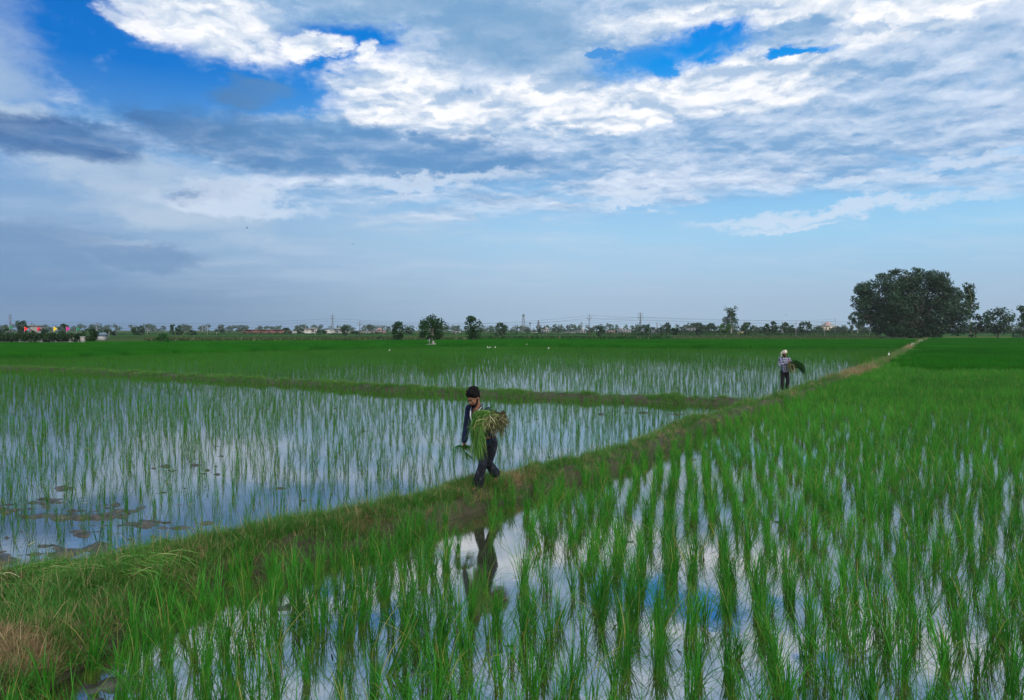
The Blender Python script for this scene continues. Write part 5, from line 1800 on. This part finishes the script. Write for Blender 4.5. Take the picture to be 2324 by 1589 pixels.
def hand(mb, wrist, fwd, palm_n, curl=0.7, s=1.0, thumb_side=1, spread=0.10):
    """palm, four unequal bent fingers and a thumb from the side of the palm"""
    B = basis(fwd, palm_n)      # forward, side, back-of-hand normal
    W = np.array(wrist, float)
    P = lambda x, y, z: W + B @ (np.array([x, y, z]) * s)
    mb.tube([P(-0.02, 0, 0), P(0.02, 0, 0), P(0.055, 0, 0), P(0.088, 0, 0)], np.array([0.026, 0.033, 0.041, 0.038]) * s, n=10, flat=0.45, ref=tuple(B[:, 2]))
    lens = (0.070, 0.080, 0.074, 0.058)
    for i, L in enumerate(lens):
        y = (-0.030 + 0.020 * i) * -thumb_side
        a = 0.25; p = np.array([0.086, y, 0.0]); pts = [P(*p)]
        for j, fr in enumerate((0.42, 0.33, 0.25)):
            a += curl * (0.9 + 0.12 * i)
            p = p + L * fr * np.array([math.cos(a), spread * (i - 1.5) * -thumb_side * 0.3, -math.sin(a)])
            pts.append(P(*p))
        mb.tube(pts, np.array([0.0095, 0.009, 0.0082, 0.007]) * s, n=8)
        mb.ball(pts[-1], 0.007 * s, None, 8, 6)
    t = [P(0.022, 0.030 * thumb_side, -0.004), P(0.050, 0.050 * thumb_side, -0.016), P(0.074, 0.050 * thumb_side, -0.034), P(0.090, 0.040 * thumb_side, -0.048)]
    mb.tube(t, np.array([0.014, 0.012, 0.010, 0.008]) * s, n=8)
    mb.ball(t[-1], 0.008 * s, None, 8, 6)


def curve(p, n=10):
    """smooth path through joints"""
    p = np.array(p, float)
    q = np.concatenate([[2 * p[0] - p[1]], p, [2 * p[-1] - p[-2]]])
    out = []
    for i in range(len(p) - 1):
        for t in np.linspace(0, 1, n, endpoint=False):
            a, b, c, d = q[i], q[i + 1], q[i + 2], q[i + 3]
            out.append(0.5 * ((2 * b) + (-a + c) * t + (2 * a - 5 * b + 4 * c - d) * t * t + (-a + 3 * b - 3 * c + d) * t ** 3))
    out.append(p[-1])
    return np.array(out)


def limb_tube(mb, joints, radii, n=14, flat=None):
    P = curve(joints, 6)
    t = np.linspace(0, 1, len(P)); tj = np.linspace(0, 1, len(joints))
    mb.tube(P, np.interp(t, tj, radii), n=n, flat=flat)
    mb.ball(P[0], radii[0], None, 12, 8); mb.ball(P[-1], radii[-1], None, 12, 8)


def torso(mb, stations, B0):
    """stations: (centre, half width across, half depth); B0 gives left direction"""
    C, F, n = [], [], 20
    left = B0[:, 1]; fw = B0[:, 0]
    for c, w, d in stations:
        th = np.linspace(0, 2 * math.pi, n, endpoint=False)
        ring = np.array(c) + np.cos(th)[:, None] * left * w + np.sin(th)[:, None] * fw * d
        C.append(ring)
    m = len(C); V = np.concatenate(C + [[np.array(stations[0][0])], [np.array(stations[-1][0])]])
    F3 = []
    for i in range(m - 1):
        for j in range(n):
            k = (j + 1) % n; F.append((i * n + j, i * n + k, (i + 1) * n + k, (i + 1) * n + j))
    for j in range(n):
        k = (j + 1) % n; F3 += [(m * n, k, j), (m * n + 1, (m - 1) * n + j, (m - 1) * n + k)]
    mb.add(V, F, F3)


def strands(n, path_fn, w, rng, seg=6):
    """bundle of thin strips following path_fn(i) -> points (seg+1,3)"""
    V, F = [], []
    for i in range(n):
        P = np.asarray(path_fn(i)); m = len(P)
        tdir = np.gradient(P, axis=0)
        s = np.cross(tdir, rng.normal(size=3)); s /= np.linalg.norm(s, axis=1)[:, None] + 1e-9
        ww = w[0] + (w[1] - w[0]) * rng.random()
        prof = np.interp(np.linspace(0, 1, m), [0, 0.2, 0.8, 1], [0.7, 1, 0.8, 0.15])[:, None] * ww / 2
        base = sum(len(v) for v in V) if False else None
        V.append(np.stack([P - s * prof, P + s * prof], 1).reshape(-1, 3))
    m = len(V[0]) // 2
    Fs = []
    for i in range(n):
        b = i * 2 * m
        for k in range(m - 1):
            Fs.append((b + 2 * k, b + 2 * k + 1, b + 2 * k + 3, b + 2 * k + 2))
    return np.concatenate(V), np.array(Fs)


def fold(co, amp=0.006, k=16.0):
    return (fbm(co[:, 0] * k + co[:, 2] * 4 + 50, co[:, 2] * k * 0.8 + co[:, 1] * 6 + 50, 3) - 0.5) * 2 * amp


# ---------------- the near worker, walking along the path with a sheaf of seedlings
def person_near():
    D0 = 10.9
    bz = 0.27
    for _ in range(4):
        fx = gp(1082, 1108, bz); bz = bund_z(fx[0], fx[1])
    D0 = fx[1]
    k = D0 / FPX * 0.201            # metres per crop pixel
    O = np.array([xat(1100.6, D0), D0, bz - 0.01])
    J = lambda x, y, dep: np.array([(x - 560) * k, dep, (1330 - y) * k])
    Fw = np.array([-0.53, -0.85, 0.0]); B = basis(Fw, (0, 0, 1)); Lf = B[:, 1]
    pel = J(580, 800, 0.20)
    neck = J(472, 405, 0.0)
    rs = J(376, 428, 0.12); ls = J(612, 432, -0.10)
    rel, rwr = J(352, 615, 0.10), J(322, 800, 0.00)
    lel, lwr = J(706, 596, -0.14), J(610, 560, -0.36)
    rh, lh = pel - Lf * 0.085 + [0, 0, -0.03], pel + Lf * 0.085 + [0, 0, -0.03]
    rkn, ran = J(532, 1045, 0.02), J(478, 1278, 0.02)
    lkn, lan = J(596, 1060, 0.22), J(668, 1225, 0.42)
    rtoe = ran + np.array([-0.075, -0.115, -0.062]); ltoe = lan + np.array([0.02, -0.06, -0.12])
    hc = J(432, 290, -0.05)
    Hf = Vector((-0.50, -0.72, -0.42)); HB = basis(Hf, (-0.25, -0.25, 0.9))
    # body
    mb = MB()
    Ph = head_shapes(mb, hc, HB, 1.08)
    mb.tube(curve([hc + HB @ np.array([-0.03, 0, -0.05]), neck + [0, 0, 0.02], neck + [0.02, 0.02, -0.08]], 5), 0.055, n=14)
    chest = (neck * 0.66 + pel * 0.34)
    torso(mb, [(pel + [0, 0, -0.08], 0.12, 0.09), (pel, 0.15, 0.105), (pel * 0.75 + neck * 0.25, 0.135, 0.095), (chest, 0.155, 0.105), (neck * 0.85 + pel * 0.15, 0.165, 0.095), (neck + [0, 0, -0.01], 0.07, 0.06)], B)
    limb_tube(mb, [rs, rel, rwr], [0.048, 0.038, 0.026]); limb_tube(mb, [ls, lel, lwr], [0.048, 0.038, 0.026])
    limb_tube(mb, [rh, rkn, ran], [0.078, 0.054, 0.036]); limb_tube(mb, [lh, lkn, lan], [0.078, 0.054, 0.036])
    limb_tube(mb, [ran + [0.01, 0.02, -0.035], (ran + rtoe) / 2 + [0, 0, -0.012], rtoe], [0.036, 0.036, 0.026], flat=0.6)
    limb_tube(mb, [lan + [0, 0.03, -0.02], (lan + ltoe) / 2, ltoe], [0.036, 0.036, 0.026], flat=0.6)
    hand(mb, rwr, (-0.15, -0.1, -1), (-1, 0.3, 0.1), curl=0.85, thumb_side=-1)
    hand(mb, lwr, (-0.85, -0.3, 0.1), (0, -0.6, -0.8), curl=0.45, thumb_side=1)
    body = link('person', fuse(mb, 'person', M['skin'], 0.0055, 3), loc=O)
    tag(body, 'young bearded man in navy shirt walking on the path with bowed head', 'person')
    # hair and beard
    mb = MB()
    mb.ball(Ph(-0.022, 0, 0.052), np.array([0.104, 0.090, 0.080]) * 1.12, HB, 18, 12)
    mb.ball(Ph(0.028, 0.01, 0.100), np.array([0.050, 0.062, 0.038]) * 1.1, HB, 14, 10)
    mb.ball(Ph(-0.060, 0, 0.0), np.array([0.052, 0.072, 0.07]) * 1.1, HB, 14, 10)
    for q in range(44):
        a = RNG.random() * 6.28; b = RNG.random() * 1.1
        v_ = np.array([-0.02 + 0.098 * math.cos(a) * math.sin(b), 0.082 * math.sin(a) * math.sin(b), 0.058 + 0.090 * math.cos(b)])
        mb.ball(Ph(*v_), 0.020 + 0.008 * RNG.random(), None, 6, 5)
    for q in (-1, 1):
        for t_ in range(5):
            mb.ball(Ph(0.040 - 0.018 * t_, q * (0.066 + 0.003 * t_), 0.064 - 0.017 * t_ + 0.006 * RNG.random()), 0.017 + 0.006 * RNG.random(), None, 7, 5)
    for t_ in range(9):
        mb.ball(Ph(0.062 + 0.006 * RNG.random() - 0.9 * (0.0135 * t_ - 0.055) ** 2 * 6, -0.055 + 0.0135 * t_, 0.074 + 0.014 * RNG.random() + 0.0012 * t_), 0.018 + 0.007 * RNG.random(), None, 7, 5)
    link('hair', fuse(mb, 'hair', M['hair'], 0.0055, 0), body)
    mb = MB()
    mb.ball(Ph(0.058, 0, -0.090), np.array([0.036, 0.042, 0.030]) * 1.12, HB, 14, 10)
    for q in (-1, 1):
        mb.tube([Ph(0.058, q * 0.036, -0.088), Ph(0.030, q * 0.056, -0.066), Ph(0.008, q * 0.068, -0.02)], [0.022, 0.018, 0.010], n=8)
        mb.tube([Ph(0.104, 0, -0.051), Ph(0.096, q * 0.022, -0.055), Ph(0.084, q * 0.032, -0.076)], [0.006, 0.007, 0.007], n=6)
        mb.tube([Ph(0.104, q * 0.012, 0.022), Ph(0.100, q * 0.032, 0.030), Ph(0.086, q * 0.050, 0.022)], 0.0055, n=6)
    link('beard', fuse(mb, 'beard', M['hair'], 0.004, 1), body)
    for q in (-1, 1):
        mb = MB(); mb.ball(Ph(0.084, q * 0.030, 0.004), 0.011, None, 10, 8); ey = mb.build('eye', M['eyewhite'], body, True)
        mb = MB(); mb.ball(Ph(0.0925, q * 0.031, 0.001), 0.0055, None, 8, 6); mb.build('pupil', M['iris'], ey, True)
    # shirt with open collar
    mb = MB()
    torso(mb, [(pel + [0, 0, -0.04], 0.165, 0.125), (pel + [0, 0, 0.06], 0.16, 0.12), (pel * 0.72 + neck * 0.28, 0.155, 0.118), (chest, 0.172, 0.122), (neck * 0.84 + pel * 0.16, 0.185, 0.11), (neck * 0.93 + pel * 0.07, 0.125, 0.085), (neck + [0.005, 0.01, -0.005], 0.078, 0.066)], B)
    limb_tube(mb, [rs + [0.006, 0, -0.002], rel, rwr + [0.004, 0.0, 0.03]], [0.074, 0.058, 0.045]); limb_tube(mb, [ls + [-0.02, 0, -0.005], lel, lwr * 0.85 + lel * 0.15], [0.066, 0.058, 0.048])
    sm_ = fuse(mb, 'shirt', M['navy'], 0.008, 3, disp=lambda c: fold(c, 0.007, 13))
    # cut the open neck: drop faces in a V in front of the chest
    bm = bmesh.new(); bm.from_mesh(sm_)
    fw = Vector(B[:, 0]); lf = Vector(Lf); nk = Vector(neck)
    kill = []
    for f in bm.faces:
        r_ = f.calc_center_median() - nk
        h = r_.z; side = r_.dot(lf); ahead = r_.dot(fw) 
        if h > -0.03 and (r_ - Vector((0, 0, 0.0))).length < 0.085: kill.append(f)
        elif -0.17 < h <= 0.03 and ahead > -0.01 and abs(side + 0.0) < 0.075 * (h + 0.17) / 0.17: kill.append(f)
    bmesh.ops.delete(bm, geom=kill, context='FACES'); bm.to_mesh(sm_); bm.free()
    shirt = link('shirt', sm_, body)
    Pc = lambda f, l, z: neck + B[:, 0] * f + Lf * l + np.array([0, 0, z])
    for q in (-1, 1):
        mb = MB(); mb.tube([Pc(-0.05, q * 0.055, 0.045), Pc(0.0, q * 0.078, 0.020), Pc(0.065, q * 0.068, -0.035), Pc(0.10, q * 0.045, -0.075)], [0.016, 0.022, 0.024, 0.010], n=8, flat=0.45)
        mb.build('collar', M['navy'], shirt, True)
        mb = MB(); mb.tube([Pc(-0.02, q * 0.080, 0.034), Pc(0.045, q * 0.086, -0.005), Pc(0.10, q * 0.062, -0.06)], 0.0055, n=6); mb.build('collar_edge', M['trim'], shirt, True)
    mb = MB(); pts = [Pc(0.098, -0.055, -0.05), Pc(0.118, -0.045, -0.12), Pc(0.135, -0.012, -0.20), Pc(0.16, 0.01, -0.30), Pc(0.14, -0.02, -0.40)]
    mb.tube(curve(pts, 5), 0.011, n=6, flat=0.5); mb.build('placket', M['trim'], shirt, True)
    # trousers
    mb = MB()
    torso(mb, [(pel + [0, 0, -0.14], 0.135, 0.11), (pel + [0, 0, -0.06], 0.155, 0.122), (pel + [0, 0, 0.03], 0.15, 0.115)], B)
    limb_tube(mb, [rh, rh * 0.5 + rkn * 0.5, rkn, rkn * 0.45 + ran * 0.55, ran + [0, 0, -0.005]], [0.098, 0.088, 0.068, 0.078, 0.088])
    limb_tube(mb, [lh, lh * 0.5 + lkn * 0.5, lkn, lkn * 0.45 + lan * 0.55, lan + [0, 0, 0.01]], [0.098, 0.088, 0.068, 0.074, 0.082])
    link('trousers', fuse(mb, 'trousers', M['denim'], 0.008, 3, disp=lambda c: fold(c, 0.011, 9)), body)
    for a_, t_ in ((ran, rtoe), (lan, ltoe)):
        mb = MB(); q_ = (t_ - a_); q_ = q_ / np.linalg.norm(q_)
        mb.tube([a_ + [0.01, 0.03, -0.062], (a_ + t_) / 2 + [0, 0, -0.035], t_ + [0, 0, -0.022] + q_ * 0.03], [0.034, 0.046, 0.036], n=12, flat=0.4)
        mb.tube([a_ * .35 + t_ * .65 + [-0.03, 0.03, -0.01], a_ * .4 + t_ * .6 + [0, 0, 0.030], a_ * .35 + t_ * .65 + [0.04, -0.02, -0.01]], 0.012, n=6)
        link('slipper', fuse(mb, 'slipper', M['rubber'], 0.006, 1), body)
    # sheaf over the left arm: stalk ends and roots to the right, leaves falling in front
    r = np.random.default_rng(12)
    def leafpath(i):
        s = J(640 + r.normal() * 55, 470 + r.normal() * 28, -0.30 + r.normal() * 0.05)
        m = J(500 + r.normal() * 34, 470 + r.normal() * 38 + 20, -0.36 + r.normal() * 0.05)
        L = r.random()
        e_ = J(458 + r.normal() * 42 + 70 * r.random(), 600 + 370 * L ** 0.8, -0.34 + r.normal() * 0.09)
        mid2 = (m * 0.45 + e_ * 0.55) + np.array([-0.035, 0, 0.03]) * r.random()
        return curve([s, m, mid2, e_], 3)
    V, F = strands(760, leafpath, (0.004, 0.011), r)
    sheaf = link('seedling_sheaf', mesh_np('seedling_sheaf', V, F, mat=M['cutleaf']), loc=O)
    tag(sheaf, 'large sheaf of uprooted rice seedlings hugged by the near man, leaves hanging down', 'seedling bundle')
    def rootpath(i):
        s = J(590 + 190 * r.random(), 440 + 100 * r.random(), -0.30 + r.normal() * 0.07)
        a = r.random() * 6.28
        dx, dz = 0.10 + 0.06 * r.random(), 0.0
        e_ = s + np.array([math.cos(a) * 0.11 + 0.01, r.normal() * 0.05, -0.03 - 0.14 * r.random() + 0.05 * math.sin(a)])
        if r.random() < 0.22: e_ = s + np.array([r.normal() * 0.06, r.normal() * 0.03, -0.28 * (0.6 + 0.5 * r.random())])
        return curve([s, (s + e_) / 2 + r.normal(size=3) * 0.025, e_], 3)
    V, F = strands(900, rootpath, (0.003, 0.010), r)
    link('roots', mesh_np('roots', V, F, mat=M['root']), sheaf)
    def stempath(i):
        s_ = J(560 + 120 * r.random(), 450 + 60 * r.random(), -0.40 + r.normal() * 0.04)
        e_ = s_ + np.array([-0.03 + r.normal() * 0.08, r.normal() * 0.02, -0.10 - 0.16 * r.random()])
        return curve([s_, (s_ + e_) / 2 + r.normal(size=3) * 0.015, e_], 3)
    V, F = strands(55, stempath, (0.006, 0.012), r)
    link('stems', mesh_np('stems', V, F, mat=M['palestem']), sheaf)
    mb = MB()
    for q in range(46):
        mb.ball(J(590 + 195 * r.random(), 440 + 105 * r.random(), -0.26 + r.normal() * 0.04), 0.030 + 0.022 * r.random(), None, 8, 6)
    link('root_mud', fuse(mb, 'root_mud', M['rootmud'], 0.012, 1), sheaf)
    # handful hanging from the right hand
    hp = rwr + np.array([-0.015, -0.02, -0.085])
    def hpath(i):
        a = r.random() * 6.28
        L = 0.16 + 0.12 * r.random()
        up = 0.10 + 0.04 * r.random()
        dx = math.cos(a); dy = math.sin(a)
        s = hp + np.array([r.normal() * 0.012, r.normal() * 0.012, 0.02])
        m = hp + np.array([dx * L * 0.45, dy * L * 0.4, 0.015 + 0.02 * r.random()])
        e_ = hp + np.array([dx * L * 0.8 + 0.02, dy * L * 0.7, -0.04 - 0.15 * r.random()])
        if r.random() < 0.3: m = hp + [0.03, 0, -0.06]; e_ = hp + np.array([0.05 + 0.18 * r.random(), r.normal() * 0.03, -0.14 - 0.12 * r.random()])
        return curve([s, m, e_], 3)
    V, F = strands(230, hpath, (0.003, 0.006), r)
    hb = link('seedling_bunch', mesh_np('seedling_bunch', V, F, mat=M['rice']), loc=O)
    tag(hb, 'small bunch of green seedlings hanging from the near man\'s lowered hand', 'seedling bundle')


def person_far():
    bz = 0.25
    for _ in range(4):
        fx = gp(1780, 886, bz); bz = max(0.1, bund_z(fx[0], fx[1]))
    D0 = fx[1]
    k = D0 / FPX * 0.0878
    O = np.array([xat(1782, D0), D0, bz - 0.01])
    J = lambda x, y, dep: np.array([(x - 775) * k, dep, (1340 - y) * k])
    Fw = np.array([0.22, -0.97, 0.0]); B = basis(Fw, (0, 0, 1)); Lf = B[:, 1]
    pel = J(770, 845, 0.0); neck = J(760, 480, -0.02)
    rs, ls = J(668, 500, 0.04), J(872, 512, 0.0)
    rel, rwr = J(648, 690, -0.02), J(790, 600, -0.26)
    lel, lwr = J(930, 680, -0.05), J(860, 690, -0.30)
    rh, lh = pel - Lf * 0.09, pel + Lf * 0.09
    rkn, ran = J(702, 1080, -0.04), J(712, 1285, 0.02)
    lkn, lan = J(838, 1080, -0.05), J(828, 1300, -0.02)
    hc = J(748, 385, -0.05); HB = basis((0.20, -0.95, -0.15), (0, -0.1, 1))
    mb = MB()
    Ph = head_shapes(mb, hc, HB, 1.05)
    mb.tube([hc + [0, 0.02, -0.06], neck, neck + [0, 0, -0.08]], 0.056, n=14)
    torso(mb, [(pel + [0, 0, -0.08], 0.12, 0.09), (pel, 0.15, 0.105), (pel * 0.7 + neck * 0.3, 0.14, 0.1), (pel * 0.3 + neck * 0.7, 0.165, 0.11), (neck * 0.9 + pel * 0.1, 0.16, 0.09), (neck, 0.07, 0.06)], B)
    limb_tube(mb, [rs, rel, rwr], [0.05, 0.04, 0.027]); limb_tube(mb, [ls, lel, lwr], [0.05, 0.04, 0.027])
    limb_tube(mb, [rh, rkn, ran], [0.08, 0.056, 0.038]); limb_tube(mb, [lh, lkn, lan], [0.08, 0.056, 0.038])
    for a_ in (ran, lan):
        limb_tube(mb, [a_ + [0, 0.03, -0.05], a_ + [0.01, -0.06, -0.06], a_ + [0.02, -0.15, -0.068]], [0.036, 0.036, 0.024], flat=0.6)
    hand(mb, rwr, (0.8, -0.2, 0.1), (0, -1, 0.3), curl=0.5, thumb_side=1)
    hand(mb, lwr, (-0.6, -0.3, -0.2), (0, -0.8, -0.6), curl=0.6, thumb_side=-1)
    body = link('person', fuse(mb, 'person', M['skin2'], 0.0065, 3), loc=O)
    tag(body, 'man in checked shirt and pale head cloth standing farther along the path', 'person')
    mb = MB()
    mb.ball(Ph(0.05, 0, -0.085), (0.042, 0.046, 0.036), HB, 12, 8)
    for q in (-1, 1): mb.tube([Ph(0.058, q * 0.036, -0.088), Ph(0.030, q * 0.058, -0.066), Ph(0.008, q * 0.070, -0.02)], [0.022, 0.018, 0.012], n=8)
    link('beard', fuse(mb, 'beard', M['hair'], 0.006, 1), body)
    for q in (-1, 1):
        mb = MB(); mb.ball(Ph(0.084, q * 0.030, 0.004), 0.011, None, 10, 8); ey = mb.build('eye', M['eyewhite'], body, True)
        mb = MB(); mb.ball(Ph(0.0925, q * 0.031, 0.002), 0.0055, None, 8, 6); mb.build('pupil', M['iris'], ey, True)
    mb = MB()
    for j, (x, z, R_, r_) in enumerate(((0.0, 0.055, 0.082, 0.030), (-0.005, 0.085, 0.075, 0.034), (-0.01, 0.115, 0.055, 0.032))):
        pts = [Ph(x + R_ * 1.08 * math.cos(a), R_ * 0.9 * math.sin(a), z + 0.018 * math.sin(a + j)) for a in np.linspace(0, 6.283, 22)]
        mb.tube(pts, r_, n=8)
    mb.ball(Ph(-0.01, 0, 0.10), (0.08, 0.075, 0.055), HB, 14, 10)
    mb.ball(Ph(0.03, 0.03, 0.155), (0.03, 0.035, 0.028), HB, 10, 8)
    mb.tube(curve([Ph(-0.02, -0.085, 0.10), Ph(-0.03, -0.125, 0.04), Ph(-0.03, -0.13, -0.04), Ph(-0.02, -0.11, -0.11)], 4), [0.03] * 4 + [0.04] * 4 + [0.036] * 4 + [0.03], n=10, flat=0.7)
    link('head_cloth', fuse(mb, 'head_cloth', M['turban'], 0.008, 1, disp=lambda c: fold(c, 0.005, 40)), body)
    mb = MB()
    torso(mb, [(pel + [0, 0, -0.04], 0.185, 0.14), (pel + [0, 0, 0.1], 0.175, 0.132), (pel * 0.6 + neck * 0.4, 0.17, 0.128), (pel * 0.25 + neck * 0.75, 0.19, 0.13), (neck * 0.9 + pel * 0.1, 0.16, 0.10), (neck + [0, 0, 0.01], 0.085, 0.075)], B)
    limb_tube(mb, [rs, rel, rwr * 0.9 + rel * 0.1], [0.072, 0.064, 0.052]); limb_tube(mb, [ls, lel, lwr * 0.9 + lel * 0.1], [0.072, 0.064, 0.052])
    link('shirt', fuse(mb, 'shirt', M['plaid'], 0.010, 3, disp=lambda c: fold(c, 0.008, 12)), body)
    mb = MB()
    torso(mb, [(pel + [0, 0, -0.16], 0.14, 0.11), (pel + [0, 0, -0.06], 0.16, 0.12), (pel + [0, 0, 0.02], 0.155, 0.115)], B)
    limb_tube(mb, [rh, rh * 0.5 + rkn * 0.5, rkn, ran + [0, 0, 0.02]], [0.10, 0.092, 0.078, 0.072])
    limb_tube(mb, [lh, lh * 0.5 + lkn * 0.5, lkn, lan + [0, 0, 0.02]], [0.10, 0.094, 0.082, 0.078])
    link('trousers', fuse(mb, 'trousers', M['black'], 0.010, 3, disp=lambda c: fold(c, 0.009, 9)), body)
    for a_ in (ran, lan):
        mb = MB(); mb.tube([a_ + [0, 0.04, -0.088], a_ + [0.01, -0.06, -0.09], a_ + [0.02, -0.17, -0.092]], [0.036, 0.05, 0.036], n=12, flat=0.35)
        mb.tube([a_ + [-0.04, -0.09, -0.07], a_ + [0.01, -0.09, -0.02], a_ + [0.055, -0.09, -0.07]], 0.013, n=6)
        link('slipper', fuse(mb, 'slipper', M['rubber'], 0.008, 1), body)
    r = np.random.default_rng(21)
    def lp(i):
        s = J(900 + r.normal() * 40, 640 + r.normal() * 45, -0.33 + r.normal() * 0.06)
        q = r.normal()
        e_ = J(1150 + 50 * r.random(), 790 + q * 52, -0.36 + r.normal() * 0.09)
        m = (s + e_) / 2 + np.array([0, 0, 0.07 + 0.03 * r.random()])
        return curve([s, m, e_ + np.array([0.02, 0, -0.05 * r.random()])], 3)
    V, F = strands(650, lp, (0.008, 0.016), r)
    b = link('seedling_sheaf', mesh_np('seedling_sheaf', V, F, mat=M['darkleaf']), loc=O)
    tag(b, 'dark green sheaf of seedlings jutting sideways from the far man\'s arms', 'seedling bundle')
    def rp(i):
        s = J(840 + r.normal() * 32, 620 + 60 * r.random(), -0.34 + r.normal() * 0.05)
        e_ = s + np.array([r.normal() * 0.10 + 0.06, r.normal() * 0.04, -0.06 - 0.40 * r.random() ** 1.8])
        return curve([s, (s + e_) / 2 + r.normal(size=3) * 0.03, e_], 3)
    V, F = strands(260, rp, (0.006, 0.014), r)
    link('roots', mesh_np('roots', V, F, mat=M['root']), b)


person_near()
person_far()

# ---------------- cut seedlings lying on the near end of the path
def lying(u, v, u2, v2, n, w, L, label, seed):
    r = np.random.default_rng(seed)
    z0 = 0.30
    a = gp(u, v, z0); b = gp(u2, v2, z0)
    def f(i):
        t = r.random() * 0.5; q = r.normal(size=2) * w
        s = np.array([a[0] + (b[0] - a[0]) * t + q[0], a[1] + (b[1] - a[1]) * t + q[1], 0])
        dv = np.array([b[0] - a[0], b[1] - a[1], 0]); dv /= np.linalg.norm(dv)
        ang = r.normal() * 0.28; dv = np.array([dv[0] * math.cos(ang) - dv[1] * math.sin(ang), dv[0] * math.sin(ang) + dv[1] * math.cos(ang), 0])
        e_ = s + dv * L * (0.6 + 0.6 * r.random())
        m = (s + e_) / 2
        zs = [bund_z(p[0], p[1]) + 0.05 for p in (s, m, e_)]
        s[2], m[2], e_[2] = zs[0] + 0.04 * r.random(), zs[1] + 0.06 + 0.06 * r.random(), zs[2] + 0.02
        return curve([s, m, e_], 4)
    V, F = strands(n, f, (0.004, 0.008), r)
    o = link('cut_seedlings', mesh_np('cut_seedlings', V, F, mat=M['cutleaf']))
    tag(o, label, 'seedling bundle')
    return o, a, b


o, a, b = lying(-60, 1345, 240, 1290, 190, 0.09, 0.62, 'loose bundle of cut seedlings with muddy roots lying at the left edge of the path', 1)
r = np.random.default_rng(9)
zb = bund_z(a[0] + 0.25, a[1]) + 0.06
def rp2(i):
    s = np.array([gp(30, 1335, 0.3)[0] + r.normal() * 0.05, gp(30, 1335, 0.3)[1] + r.normal() * 0.05, zb + 0.05 * r.random()])
    e_ = s + np.array([-0.18 * r.random() + r.normal() * 0.04, r.normal() * 0.05, 0.03 * r.normal()])
    return curve([s, (s + e_) / 2 + [0, 0, 0.03], e_], 3)
V, F = strands(150, rp2, (0.003, 0.006), r); link('roots', mesh_np('roots', V, F, mat=M['root']), o)
lying(330, 1268, 450, 1222, 60, 0.05, 0.35, 'small handful of cut leaves lying on the far edge of the path', 2)
lying(240, 1300, 420, 1290, 110, 0.09, 0.55, 'spread of long cut leaves across the middle of the path top', 3)

# ------------------------------------------------------------------ haze: thin even air, sky outside
def build_haze():
    m, T_ = newmat('haze_air')
    v = T_.node('ShaderNodeVolumePrincipled')
    v.inputs['Color'].default_value = (0.90, 0.95, 1.0, 1)
    v.inputs['Density'].default_value = 0.00013
    v.inputs['Anisotropy'].default_value = 0.1
    o = T_.node('ShaderNodeOutputMaterial'); T_.l.new(v.outputs[0], o.inputs['Volume'])
    mb = MB(); mb.box((0, 855, 29.0), (3460, 1850, 60.8))
    tag(mb.build('haze', m), 'thin blue-grey haze over the far fields', 'haze', kind='stuff')
    m.cycles.volume_sampling = 'DISTANCE'


build_haze()
